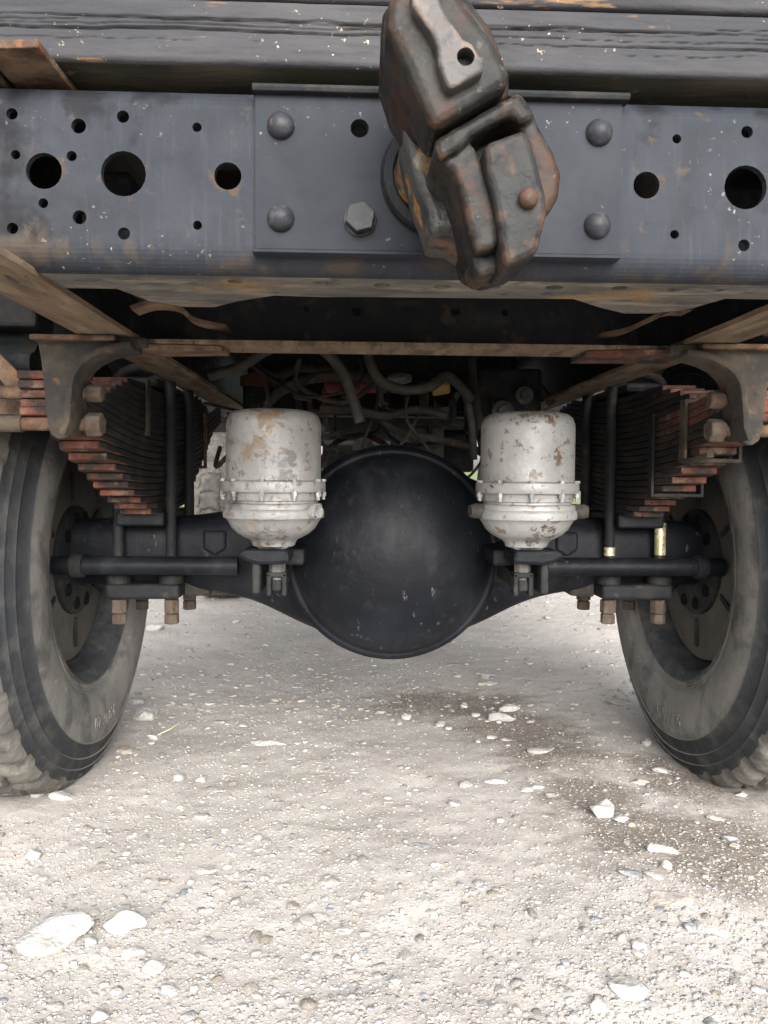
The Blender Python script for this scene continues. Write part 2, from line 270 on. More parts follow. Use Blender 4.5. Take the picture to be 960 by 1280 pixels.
def build(mb, name, mat_, parent=None, smooth=False, bevel=0, seg=2, sub=0, disp=None, remesh=0, relax=0, weld=True):
    me = bpy.data.meshes.new(name); me.from_pydata(mb.v, [], mb.f); 
    mats = mat_ if isinstance(mat_, (list, tuple)) else [mat_]
    for q in mats: me.materials.append(M[q] if isinstance(q, str) else q)
    if len(mats) > 1: me.polygons.foreach_set('material_index', mb.mi)
    bm = bmesh.new(); bm.from_mesh(me)
    if weld: bmesh.ops.remove_doubles(bm, verts=bm.verts, dist=1e-6)
    bmesh.ops.recalc_face_normals(bm, faces=bm.faces); bm.to_mesh(me); bm.free()
    o = bpy.data.objects.new(name, me); col.objects.link(o)
    if bevel or sub or remesh:
        if bevel and not remesh:
            md = o.modifiers.new('b', 'BEVEL'); md.width = bevel; md.segments = seg; md.limit_method = 'ANGLE'; md.angle_limit = R(35)
        if remesh:
            if bevel:
                md = o.modifiers.new('b', 'BEVEL'); md.width = bevel; md.segments = seg; md.limit_method = 'ANGLE'; md.angle_limit = R(35)
            md = o.modifiers.new('r', 'REMESH'); md.mode = 'VOXEL'; md.voxel_size = remesh; md.use_smooth_shade = True
            if relax:
                md = o.modifiers.new('s', 'SMOOTH'); md.iterations = relax; md.factor = .5
        if sub:
            md = o.modifiers.new('u', 'SUBSURF'); md.levels = md.render_levels = sub
        dg = bpy.context.evaluated_depsgraph_get(); me2 = bpy.data.meshes.new_from_object(o.evaluated_get(dg)); o.modifiers.clear(); old = o.data; o.data = me2; me2.name = name; bpy.data.meshes.remove(old)
    if disp:
        me = o.data; amp, fr = disp; me.update()
        co = [v.co.copy() for v in me.vertices]; no = [v.normal.copy() for v in me.vertices]
        for i, v in enumerate(me.vertices):
            v.co = co[i]+no[i]*amp*(noise.noise(co[i]*fr)+.5*noise.noise(co[i]*fr*2.3))
        me.update()
    if smooth: o.data.polygons.foreach_set('use_smooth', [True]*len(o.data.polygons)); 
    if smooth and smooth != 'all':
        o.data.set_sharp_from_angle(angle=R(38)) if hasattr(o.data, 'set_sharp_from_angle') else None
    o.data.update()
    if parent: o.parent = parent
    return o

def plate(name, outer, holes, t, plane, base, mat_, parent, res=20, extra=None):
    """thin plate with real holes. outer: list of (u,v); holes: (u,v,r). plane 'xz' (thickness along y from base to base+t) or 'xy' (along z)"""
    cu_ = bpy.data.curves.new('tmp', 'CURVE'); cu_.dimensions = '2D'; cu_.fill_mode = 'BOTH'; cu_.extrude = t/2
    def spl(pts):
        sp = cu_.splines.new('POLY'); sp.points.add(len(pts)-1)
        for p, q in zip(sp.points, pts): p.co = (q[0], q[1], 0, 1)
        sp.use_cyclic_u = True
    spl(outer)
    for h in holes:
        if len(h) == 3: spl([(h[0]+h[2]*math.cos(2*math.pi*k/res), h[1]+h[2]*math.sin(2*math.pi*k/res)) for k in range(res)])
        else: spl(h[0])
    o = bpy.data.objects.new('tmp', cu_); col.objects.link(o)
    dg = bpy.context.evaluated_depsgraph_get(); me = bpy.data.meshes.new_from_object(o.evaluated_get(dg)); bpy.data.objects.remove(o)
    mb = MB(); vs = []
    for v in me.vertices:
        a = v.co.z+t/2
        vs.append((v.co.x, base+a, v.co.y) if plane == 'xz' else (v.co.x, v.co.y, base+a))
    mb.add(vs, [tuple(p.vertices) for p in me.polygons])
    bpy.data.meshes.remove(me)
    if extra: extra(mb)
    return build(mb, name, mat_, parent)

def copy_tree(o, parent=None):
    c = o.copy(); col.objects.link(c); c.parent = parent
    for ch in [k for k in o.children]: copy_tree(ch, c)
    return c
def tag(o, label, cat, group=None):
    o['label'] = label; o['category'] = cat
    if group: o['group'] = group
    return o
def arc(cx, cz, r, a0, a1, n): return [(cx+r*math.cos(R(a0+(a1-a0)*i/n)), cz+r*math.sin(R(a0+(a1-a0)*i/n))) for i in range(n+1)]
def spline(pts, n=8):
    P_ = [Vector(p) for p in pts]; out = []
    for i in range(len(P_)-1):
        a, b, c, d = P_[max(i-1, 0)], P_[i], P_[i+1], P_[min(i+2, len(P_)-1)]
        for k in range(n):
            t = k/n; out.append(.5*((2*b)+(c-a)*t+(2*a-5*b+4*c-d)*t*t+(3*b-a-3*c+d)*t**3))
    out.append(P_[-1]); return out

# ------------------------------------------------------------------ ground
def vnoise(x, y, seed):
    xi = np.floor(x).astype(np.int64); yi = np.floor(y).astype(np.int64); fx = x-xi; fy = y-yi
    fx = fx*fx*(3-2*fx); fy = fy*fy*(3-2*fy)
    def h(a, b):
        n = (a*374761393+b*668265263+seed*1274126177) & 0xffffffff; n = ((n ^ (n >> 13))*1274126177) & 0xffffffff
        return ((n ^ (n >> 16)) & 0xffff)/65535.
    return (h(xi, yi)*(1-fx)+h(xi+1, yi)*fx)*(1-fy)+(h(xi, yi+1)*(1-fx)+h(xi+1, yi+1)*fx)*fy
def gh(x, y):
    x = np.asarray(x, float); y = np.asarray(y, float)
    near = np.exp(-((np.hypot(x, y*.6))/9)**2)
    z = .030*(vnoise(x*1.3, y*1.3, 1)-.5)+.014*(vnoise(x*4, y*4, 2)-.5)+.004*(vnoise(x*13, y*13, 3)-.5)
    z += near*(.003*(vnoise(x*33, y*33, 4)-.5)+.002*(vnoise(x*85, y*85, 5)-.5))
    pad = np.exp(-(((np.abs(x)-.79)/.16)**2+(y/.22)**2)**2)       # where the tyres stand
    z = z*(1-.85*pad)-.002*pad
    return z
def axis_pts(lo, hi, step, far, g=1.18):
    a = list(np.arange(lo, hi, step)); s_ = step; p = hi; out = []
    while p < far: out.append(p); s_ *= g; p += s_
    s_ = step; q = lo; pre = []
    while q > -far: s_ *= g; q -= s_; pre.append(q)
    return np.array(pre[::-1]+a+out+[far])
xs = axis_pts(-1.5, 1.5, .009, 600); ys = axis_pts(-1.35, 2.4, .009, 600)
GX, GY = np.meshgrid(xs, ys); GZ = gh(GX, GY)
nx, ny = len(xs), len(ys)
me = bpy.data.meshes.new('ground')
idx = np.arange(nx*ny).reshape(ny, nx)
quads = np.stack([idx[:-1, :-1], idx[:-1, 1:], idx[1:, 1:], idx[1:, :-1]], -1).reshape(-1, 4)
me.vertices.add(nx*ny); me.vertices.foreach_set('co', np.stack([GX, GY, GZ], -1).astype(np.float32).ravel())
me.loops.add(quads.size); me.loops.foreach_set('vertex_index', quads.ravel().astype(np.int32))
me.polygons.add(len(quads)); me.polygons.foreach_set('loop_start', np.arange(0, quads.size, 4, dtype=np.int32)); me.polygons.foreach_set('use_smooth', np.ones(len(quads), bool))
me.update(); me.validate()
ground = bpy.data.objects.new('ground', me); col.objects.link(ground); ground['kind'] = 'structure'
STAINS = [(p_[0], p_[1], 0, r_) for p_, r_ in (((0.128, 0.518, 0.002), .34), ((0.262, 0.451, 0.002), .42), ((0.338, 0.248, 0.002), .40), ((0.388, 0.030, 0.002), .34), ((0.398, -0.220, 0.002), .30), ((0.431, -0.379, 0.002), .34), ((0.514, -0.397, 0.002), .36), ((0.616, -0.429, 0.002), .34), ((0.533, -0.511, 0.002), .26), ((0.640, -0.142, 0.002), .30))]
M['ground'] = mat('packed_gravel_dirt', (.395, .366, .338), [
    dict(color=(.45, .42, .39), scale=3, lo=.42, hi=.62, amt=.7),
    dict(color=(.33, .30, .27), scale=7, lo=.48, hi=.66, amt=.6, seed=2),
    dict(color=(.165, .14, .115), scale=9, lo=.48, hi=.76, amt=.95, at=STAINS, gain=.46, nr=.7, seed=5),
    dict(color=(.52, .49, .46), scale=170, lo=.54, hi=.66, detail=3, amt=.7, seed=3),
    dict(color=(.22, .20, .175), scale=150, lo=.56, hi=.68, detail=3, amt=.65, seed=6),
    dict(color=(.46, .43, .40), kind='vor', scale=85, lo=.10, hi=.28, amt=.45)],
    rough=.95, bump=[(60, .15, one), (190, .3, one), (480, .35, one)], spec=.15)
me.materials.append(M['ground'])

# far meadow beyond the gravel
mx_ = np.linspace(-220, 220, 60); my_ = np.array([13, 14, 16, 20, 30, 50, 90, 160, 260, 420.])
mb = MB(); vs = []
for y in my_:
    for x in mx_: vs.append((x, y+(2.5*math.sin(x*.21) if y < 15 else 0), float(gh(x, y))+.02+.012*(y-13)))
mb.add(vs, [(j*60+i, j*60+i+1, j*60+61+i, j*60+60+i) for j in range(len(my_)-1) for i in range(59)])
M['meadow'] = mat('meadow_green', (.10, .14, .035), [dict(color=(.17, .20, .06), scale=.8, lo=.4, hi=.65, amt=.8), dict(color=(.06, .09, .02), scale=3, lo=.5, hi=.7, amt=.7, seed=3)], rough=.9)
md_ = build(mb, 'meadow', 'meadow'); md_['kind'] = 'structure'
mb = MB()
for i in range(5000):
    x = random.uniform(-9, 3); y = random.uniform(12.5, 19); h_ = random.uniform(.08, .3); a = random.uniform(0, 6.28); z = .02+.012*max(0, y-13)-.03
    dx, dy = math.cos(a)*.012, math.sin(a)*.012; lx, ly = random.gauss(0, .08), random.gauss(0, .08)
    mb.add([(x-dx, y-dy, z), (x+dx, y+dy, z), (x+lx, y+ly, z+h_)], [(0, 1, 2)])
gr = build(mb, 'grass', 'meadow', weld=False); gr['kind'] = 'stuff'; tag(gr, 'green grass growing at the far edge of the gravel', 'grass')

# ------------------------------------------------------------------ stones
def ico(sub):
    bm = bmesh.new(); bmesh.ops.create_icosphere(bm, subdivisions=sub, radius=1)
    v = np.array([q.co[:] for q in bm.verts]); f = np.array([[q.index for q in p.verts] for p in bm.faces]); bm.free(); return v, f
I1, F1 = ico(1); I2, F2 = ico(2); I3, F3 = ico(3)
def rock(v, ang, seed):
    r = np.random.default_rng(seed); out = v.copy()
    for k in range(ang):                                       # clip by random planes -> facets
        n = r.normal(size=3); n /= np.linalg.norm(n); d = r.uniform(.55, .85)
        s_ = out@n; over = np.maximum(s_-d, 0); out = out-over[:, None]*n*.93
    ph = r.uniform(0, 6.28, (6, 3)); fr = r.uniform(1.2, 3.2, (6, 3))
    for k in range(6): out = out*(1+.05*np.sin((out*fr[k]+ph[k]).sum(1)))[:, None]
    return out
STONE_COL = [('pale', (.41, .39, .365)), ('grey', (.29, .28, .27)), ('cream', (.38, .345, .305)), ('blue', (.24, .25, .265)), ('brown', (.31, .27, .23)), ('white', (.37, .358, .342))]
for n_, c_ in STONE_COL:
    M['stone_'+n_] = mat('stone_'+n_, c_, [dict(color=tuple(min(1, q*1.22) for q in c_), scale=28, lo=.45, hi=.65, amt=.7), dict(color=tuple(q*.55 for q in c_), scale=45, lo=.5, hi=.68, amt=.7, seed=3), dict(color=(.30, .265, .225), scale=16, lo=.55, hi=.66, amt=.5, seed=5)], rough=.9, bump=[(50, .5, one), (130, .5, one), (300, .3, one)], spec=.2)

def stuff_rocks(name, n, lo, hi, v0, f0, seed, dens, mats, d0=.55, d1=6.5):
    r = np.random.default_rng(seed)
    var = [rock(v0, 5, seed*50+k) for k in range(24)]
    var = np.stack(var)
    K = n*6; t = r.uniform(size=K); d = d0*(d1/d0)**t; x = -.083+d*np.tan(r.uniform(-.62, .66, K)); y = -1.75+d
    ok = (y > -1.3) & (np.abs(x) < 3.2) & (r.uniform(size=K) < dens(x, y)) & ~((np.abs(x) > .64) & (np.abs(x) < .93) & (y > -.28) & (y < .25))
    x, y = x[ok][:n], y[ok][:n]; n = len(x)
    s_ = lo*(hi/lo)**(r.uniform(size=n)**2.2)
    q = var[r.integers(24, size=n)]*s_[:, None, None]*np.stack([r.uniform(.7, 1.3, n), r.uniform(.7, 1.3, n), r.uniform(.25, .55, n)], 1)[:, None, :]
    b = r.uniform(0, 6.28, n); c = np.cos(b)[:, None]; s2 = np.sin(b)[:, None]
    q = np.stack([q[..., 0]*c-q[..., 1]*s2+x[:, None], q[..., 0]*s2+q[..., 1]*c+y[:, None], q[..., 2]+(gh(x, y)+s_*r.uniform(-.15, .28, n))[:, None]], -1)
    V = q.reshape(-1, 3); F = (f0[None]+(np.arange(n)*len(v0))[:, None, None]).reshape(-1, 3)
    MI = np.repeat(r.choice(len(mats), size=n, p=[m_[1] for m_ in mats]), len(f0))
    me = bpy.data.meshes.new(name); me.vertices.add(len(V)); me.vertices.foreach_set('co', V.astype(np.float32).ravel())
    me.loops.add(F.size); me.loops.foreach_set('vertex_index', F.ravel().astype(np.int32)); me.polygons.add(len(F)); me.polygons.foreach_set('loop_start', np.arange(0, F.size, 3, dtype=np.int32))
    for m_ in mats: me.materials.append(M[m_[0]])
    me.polygons.foreach_set('material_index', MI.astype(np.int32)); me.update(); me.validate()
    ob = bpy.data.objects.new(name, me); col.objects.link(ob); ob['kind'] = 'stuff'; return ob
def dens(x, y):
    x = np.asarray(x, float); y = np.asarray(y, float); c = vnoise(x*2.3, y*2.3, 21); d = .25+1.1*c*c+np.where(x < -.05, .35, 0)
    return np.minimum(1, np.where((x > .1) & (y > -.5) & (y < .8), d*.55, d))
MX = [('stone_pale', .30), ('stone_grey', .24), ('stone_cream', .20), ('stone_blue', .06), ('stone_brown', .08), ('stone_white', .12)]
g1 = stuff_rocks('gravel', 85000, .0012, .0042, I1, F1, 3, dens, MX); tag(g1, 'fine pale gravel grains strewn over the dirt', 'gravel')
g2 = stuff_rocks('gravel', 4500, .0038, .0085, I2, F2, 5, dens, MX); tag(g2, 'coarse gravel chips scattered over the dirt', 'gravel')

g3 = stuff_rocks('gravel', 3200, .005, .016, I2, F2, 8, lambda x, y: .3+.7*vnoise(np.asarray(x)*1.7, np.asarray(y)*1.7, 33)**2, MX, 2.0, 7.5); tag(g3, 'coarse loose gravel beyond the axle, between the wheels', 'gravel')
# countable pebbles that share their meshes
peb = []
for k in range(12):
    q = rock(I2, 3+k % 4, 900+k); me = bpy.data.meshes.new('pebble'); me.from_pydata([tuple(v) for v in q*np.array([1, .85, .55])], [], [tuple(f) for f in F2.tolist()])
    me.polygons.foreach_set('use_smooth', [k % 3 == 0]*len(F2)); me.materials.append(M['stone_'+['pale', 'grey', 'cream', 'pale', 'white', 'cream', 'grey', 'pale', 'brown', 'pale', 'blue', 'cream'][k]]); peb.append(me)
cnt = 0
while cnt < 180:
    t = random.random(); d = .75*(4.2/.75)**t; x = -.083+d*math.tan(random.uniform(-.52, .53)); y = -1.75+d
    if random.random() > dens(x, y) or (.62 < abs(x) < .98 and -.32 < y < .3): continue
    o = bpy.data.objects.new('pebble', peb[random.randrange(12)]); col.objects.link(o); s_ = random.uniform(.0075, .0145)
    o.location = (x, y, float(gh(x, y))+s_*random.uniform(-.32, .06)); o.scale = (s_*random.uniform(.8, 1.3), s_, s_*random.uniform(.7, 1.1)); o.rotation_euler = (random.uniform(-.3, .3), random.uniform(-.3, .3), random.uniform(0, 6.28))
    
    zone = 'beyond the axle' if y > .25 else (('beside the left tyre' if x < -.38 else 'beside the right tyre' if x > .38 else 'under the axle') if y > -.3 else ('in the left foreground' if x < -.22 else 'in the right foreground' if x > .12 else 'in the middle foreground'))
    hue = o.data.materials[0].name.split('_')[1]; hue = {'blue': 'blue grey', 'pale': 'pale'}.get(hue, hue)
    tag(o, 'small %s pebble scattered on the gravel %s' % (hue, zone), 'pebble', 'small pebbles scattered on the gravel'); cnt += 1

# the stones one can single out: (x, y, half width), height ratio, depth ratio, facets, colour, sink, label
ST = [
 ((0.361, 0.395, 0.036), .40, .55, 0, 'white', .1, 'smooth white oblong pebble, the farther of two side by side under the axle'),
 ((0.319, 0.309, 0.039), .42, .50, 2, 'grey', .1, 'pale grey cut-off oblong pebble, the nearer of two side by side under the axle'),
 ((0.403, -0.302, 0.026), .80, .8, 7, 'white', .05, 'chunky white angular stone standing on the dark damp stain'),
 ((0.428, -0.330, 0.016), .40, .7, 1, 'pale', .0, 'flat pale pebble just right of the chunky white stone'),
 ((0.442, -0.350, 0.008), .6, .8, 1, 'brown', .1, 'small brown pebble right behind the flat pale one on the stain'),
 ((0.462, -0.458, 0.031), .30, .5, 6, 'pale', .1, 'long pale broken stone lying on the damp stain'),
 ((0.442, -0.514, 0.011), .7, 1.2, 1, 'pale', .1, 'small egg-shaped pale pebble below the long broken stone'),
 ((0.377, -0.525, 0.021), .25, .7, 3, 'blue', .3, 'flat bluish grey stone half sunk at the lower edge of the stain'),
 ((0.411, -0.536, 0.017), .35, .7, 4, 'white', .2, 'cream white chip between the bluish flat stone and the egg-shaped pebble'),
 ((0.599, -0.411, 0.017), .35, .7, 1, 'blue', .05, 'blue grey flat pebble in front of the right tyre'),
 ((0.408, -0.678, 0.010), .6, 1, 2, 'blue', .05, 'dark blue round pebble at the lower right, alone on pale gravel'),
 ((0.037, -0.427, 0.019), .22, .55, 1, 'blue', .25, 'thin dark blue flat pebble in the middle of the pale dirt'),
 ((-0.504, -0.675, 0.053), .40, .75, 7, 'white', .12, 'largest stone, a flat white angular block at the lower left'),
 ((-0.418, -0.646, 0.036), .50, .55, 7, 'white', .05, 'white brick-shaped stone right of the largest block'),
 ((-0.349, -0.743, 0.017), .55, .8, 2, 'white', .05, 'rounded white stone below the brick-shaped one'),
 ((-0.387, -0.704, 0.019), .40, .7, 4, 'pale', .25, 'pale half-buried stone just under the brick-shaped one'),
 ((-0.453, -0.678, 0.010), .7, 1, 1, 'white', .0, 'small round white pebble touching the largest block on its right'),
 ((0.063, 0.341, 0.016), .6, .9, 0, 'pale', .05, 'round pale pebble left of the oblong pair, below the axle ball'),
 ((0.149, 0.277, 0.020), .5, .8, 2, 'grey', .1, 'grey speckled pebble between the round one and the oblong pair'),
 ((0.225, -0.129, 0.026), .25, .4, 1, 'pale', .1, 'thin long pale pebble lying crosswise in the middle ground'),
 ((0.160, -0.145, 0.020), .45, .7, 3, 'grey', .25, 'grey rounded stone left of the thin long pebble'),
 ((0.281, -0.177, 0.015), .40, .6, 3, 'pale', .1, 'narrow slanted pale pebble, left of a pair in the middle ground'),
 ((0.305, -0.165, 0.018), .32, .5, 2, 'white', .1, 'slim white pebble, right of a pair in the middle ground'),
 ((0.121, -0.241, 0.014), .6, .9, 1, 'grey', .1, 'dark grey egg pebble below the grey rounded stone'),
 ((0.351, 0.726, 0.019), .6, .8, 3, 'grey', .0, 'grey stone farthest back at the top of the stain'),
 ((0.354, 0.667, 0.024), .3, .6, 1, 'white', .05, 'thin white pebble just in front of the farthest grey stone'),
 ((0.240, 0.459, 0.012), .7, .9, 1, 'white', .0, 'tiny white twin pebble left of the oblong pair'),
 ((0.271, 0.173, 0.017), .3, .6, 1, 'pale', .25, 'thin pale pebble in the wet patch below the oblong pair'),
 ((0.304, 0.143, 0.019), .25, .6, 2, 'cream', .35, 'cream flat stone sunk in the wet patch, right of the thin pale one'),
 ((0.230, 0.138, 0.009), .8, .9, 2, 'grey', .05, 'small grey lump at the left of the wet patch'),
 ((-0.286, 0.119, 0.050), .18, .4, 4, 'pale', .35, 'long flat pale slab sunk in the dirt left of the axle ball'),
 ((-0.462, -0.093, 0.015), .65, .9, 1, 'white', .05, 'round white pebble, left of two right of the left tyre'),
 ((-0.412, -0.103, 0.013), .55, .8, 1, 'pale', .1, 'oval pale pebble, right of two right of the left tyre'),
 ((-0.376, -0.277, 0.017), .45, .8, 2, 'grey', .2, 'grey rounded stone below the two pebbles by the left tyre'),
 ((-0.328, -0.485, 0.021), .25, .7, 4, 'pale', .3, 'flat pale stone pressed into the ground left of centre'),
 ((-0.288, -0.506, 0.021), .25, .7, 3, 'pale', .35, 'flat greyish stone pressed in beside another, its right neighbour'),
 ((-0.136, -0.634, 0.023), .25, .7, 3, 'white', .4, 'whitish stone flush with the dirt in the centre foreground'),
 ((-0.090, -0.669, 0.018), .25, .6, 3, 'white', .35, 'whitish stone flush with the dirt, right of its larger neighbour'),
 ((-0.125, -0.538, 0.024), .25, .7, 2, 'cream', .4, 'cream rounded stone flush with the dirt above the whitish pair'),
 ((-0.641, -0.422, 0.016), .7, .9, 4, 'white', .05, 'white angular pebble at the left edge below the left tyre'),
 ((-0.391, -0.833, 0.013), .6, .9, 3, 'white', .05, 'white stone at the bottom edge on the left'),
 ((-0.317, -0.787, 0.014), .4, .7, 4, 'white', .1, 'flat white chip near the bottom, right of the rounded stone'),
 ((0.402, -0.605, 0.044), .16, .6, 3, 'cream', .4, 'broad cream slab lying flush with the ground under the stain'),
 ((0.313, -0.726, 0.015), .4, .7, 1, 'white', .1, 'oval white pebble below the broad cream slab'),
 ((0.696, 0.429, 0.043), .22, .7, 4, 'white', .15, 'flat bright white stone beside the front of the right tyre'),
 ((0.366, 0.041, 0.037), .25, .6, 5, 'grey', .3, 'grey rugged stone sunk in dirt right of the wet patch'),
 ((0.632, 0.063, 0.015), .8, 1, 0, 'grey', .05, 'round brownish grey ball-like pebble left of the right tyre'),
 ((0.594, -0.111, 0.020), .4, .6, 1, 'grey', .1, 'grey oval pebble at the foot of the right tyre'),
 ((0.531, -0.153, 0.023), .3, .6, 3, 'cream', .2, 'cream flat stone left of the oval pebble at the right tyre'),
 ((0.614, -0.324, 0.018), .35, .7, 3, 'cream', .15, 'cream stone on the stain below the right tyre'),
 ((0.721, -0.219, 0.015), .4, .7, 2, 'pale', .05, 'pale pebble right under the tread of the right tyre'),
 ((0.267, -0.823, 0.025), .45, .8, 5, 'white', .15, 'white rough stone at the bottom right'),
 ((0.218, -0.848, 0.012), .6, 1.1, 3, 'white', .1, 'upright white stone at the bottom edge left of the rough one'),
 ((-0.026, -0.784, 0.010), .5, .9, 2, 'white', .1, 'lone white pebble at the bottom centre'),
 ((-0.712, 0.481, 0.023), .5, .8, 1, 'white', .05, 'smooth white pebble tucked beside the left tyre'),
 ((-0.648, 0.338, 0.040), .5, .8, 7, 'white', .15, 'rough white stone in front of the smooth pebble by the left tyre'),
 ((-0.622, 0.065, 0.033), .35, .7, 4, 'brown', .3, 'brownish stone half buried beside the left tyre'),
 ((-0.583, 0.176, 0.022), .45, .8, 3, 'pale', .15, 'pale lumpy stone between the rough white one and the twig'),
 ((-0.677, -0.189, 0.030), .3, .5, 5, 'white', .05, 'white flat stone wedged at the bottom of the left tyre'),
 ((-0.731, -0.176, 0.015), .9, .9, 4, 'grey', .0, 'grey stone stuck under the left tyre tread'),
 ((-0.944, 1.569, 0.044), .4, .7, 2, 'white', .05, 'white stone far back beside the left tyre under the spring nuts'),
]
for k, (p, hr, dr, fc, cl, sink, lab) in enumerate(ST):
    q = rock(I3, fc+5 if fc > 1 else fc+1, 300+k); hw = p[2]
    me = bpy.data.meshes.new('stone'); rr = random.uniform(-.4, .4)
    q = q/np.abs(q).max(0); q = q*np.array([1, dr, hr])*hw
    me.from_pydata([tuple(v) for v in q], [], [tuple(f) for f in F3.tolist()]); me.polygons.foreach_set('use_smooth', [True]*len(F3))
    if fc > 2: me.set_sharp_from_angle(angle=R(14))
    me.materials.append(M['stone_'+cl]); o = bpy.data.objects.new('stone', me); col.objects.link(o)
    o.location = (p[0], p[1]+hw*dr*.3, float(gh(p[0], p[1]+hw*dr*.3))+hw*hr*(.5-1.9*sink)); o.rotation_euler = (random.uniform(-.1, .1), random.uniform(-.1, .1), rr)
    tag(o, lab, 'stone')
mb = MB(); a = Vector((-0.573, 0.176, 0.002)); b = Vector((-0.532, 0.262, 0.002)); a.z = b.z = .006
mb.tube(spline([a+Vector((0, 0, .002)), a.lerp(b, .35)+Vector((.012, -.02, .012)), a.lerp(b, .75)+Vector((.01, -.012, .014)), b], 6), [.0016]*18+[.0008], 6)
M['straw'] = mat('dry_straw', (.48, .42, .28), rough=.8)
tag(build(mb, 'twig', 'straw', smooth=True), 'thin dry straw-coloured twig lying beside the left tyre', 'twig')

# ================================================================== the truck
truck = bpy.data.objects.new('truck', None); col.objects.link(truck); truck.empty_display_size = .3
tag(truck, 'dark heavy truck seen from behind and below, with tow hook, axle and leaf springs', 'truck')
T = truck

# ---- rear crossmember: bent channel with real holes
HOL = [(-.389, .955, .0175), (-.312, .954, .022), (-.21, .954, .0135), (.21, .954, .0135), (.312, .954, .022), (.389, .955, .0175)]
for s in (-1, 1):
    HOL += [(s*.355, .999, .0072), (s*.419, 1.009, .0055), (s*.312, 1.009, .006), (s*.416, .970, .0045), (s*.362, .970, .005), (s*.390, .924, .0048), (s*.355, .911, .0068), (s*.420, .899, .0055), (s*.312, .896, .006), (s*.24, 1.0005, .0046), (s*.24, .9055, .0045)]
HOL += [(-.080, 1.000, .0085), (0, .953, .034)]
YB = -.970
def bends(mb):
    for (zc, a0, a1) in ((.886, 180, 270), (1.018, 180, 90)):
        pts = [(YB+.024+.024*math.cos(R(a0+(a1-a0)*i/8)), zc+.024*math.sin(R(a0+(a1-a0)*i/8))) for i in range(9)]
        inn = [(YB+.024+.016*math.cos(R(a0+(a1-a0)*i/8)), zc+.016*math.sin(R(a0+(a1-a0)*i/8))) for i in range(9)]
        mb.prism(pts+inn[::-1], 'x', -.56, .56)
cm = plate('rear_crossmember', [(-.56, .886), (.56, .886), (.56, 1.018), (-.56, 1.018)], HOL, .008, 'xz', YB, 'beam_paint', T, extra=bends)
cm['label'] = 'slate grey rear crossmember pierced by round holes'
lo = [(-.56, YB+.024), (-.20, YB+.024), (.20, YB+.024), (.56, YB+.024), (.56, -.885), (.335, -.885), (.318, -.83), (.285, -.803), (.25, -.80), (.21, -.83), (.165, -.872), (.06, -.868), (-.06, -.866), (-.12, -.862), (-.175, -.866), (-.22, -.835), (-.255, -.80), (-.29, -.80), (-.325, -.83), (-.345, -.885), (-.56, -.885)]
fh = [(-.12, -.925, .008), (-.055, -.92, .009), (.01, -.918, .009), (.065, -.92, .007), (.13, -.922, .01), (.20, -.925, .009), (.262, -.92, .007), (-.21, -.925, .008), (.31, -.922, .006)]
fl = plate('lower_flange', lo, fh, .008, 'xy', .8620, 'dusty_flange', cm, res=14); fl['label'] = 'mud caked lower flange of the crossmember'
mb = MB().box(-.56, .56, YB+.024, -.87, 1.034, 1.042); build(mb, 'upper_flange', 'beam_paint', cm)
# reinforcing plate, its folded lips, rivets and bolts
rp = plate('reinforcing_plate', [(-.182, .882), (.181, .882), (.181, 1.030), (-.182, 1.030)], [(-.080, 1.000, .009), (0, .953, .036)], .007, 'xz', YB-.0075, 'plate_paint', cm, res=28)
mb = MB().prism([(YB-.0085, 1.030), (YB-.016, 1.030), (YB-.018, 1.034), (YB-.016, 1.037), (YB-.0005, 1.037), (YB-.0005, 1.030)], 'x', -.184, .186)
build(mb, 'upper_lip', 'dark_steel', rp, bevel=.001)  # darker than the plate: shade of the lip's underside put into its colour
mb = MB().prism([(YB-.0005, .8815), (YB-.0085, .8815), (YB-.017, .879), (YB-.018, .8755), (YB-.0005, .8755)], 'x', -.184, .180)
build(mb, 'lower_lip', 'plate_paint', rp, bevel=.001)
for (x, z) in ((-.157, 1.0), (-.157, .911), (.158, 1.001), (.158, .910)):
    mb = MB().lathe([(.0135, YB-.0075), (.0132, YB-.010), (.0115, YB-.0145), (.0075, YB-.018), (.003, YB-.0195), (0, YB-.0197)], 24, 'y', (x, 0, z)); build(mb, 'rivet', 'bolt_paint' if x > 0 else 'bolt_paint', rp, smooth='all')
mb = MB().hexnut((-.079, 0, .911), .0155, YB-.021, YB-.0095, 'y', rot=.3).lathe([(.0165, YB-.0077), (.0165, YB-.0097), (0, YB-.0097)], 24, 'y', (-.079, 0, .911)).lathe([(.0125, YB-.0205), (.011, YB-.0165), (0, YB-.0165)], 18, 'y', (-.079, 0, .911))
build(mb, 'bolt', 'bolt_paint', rp, bevel=.0012)
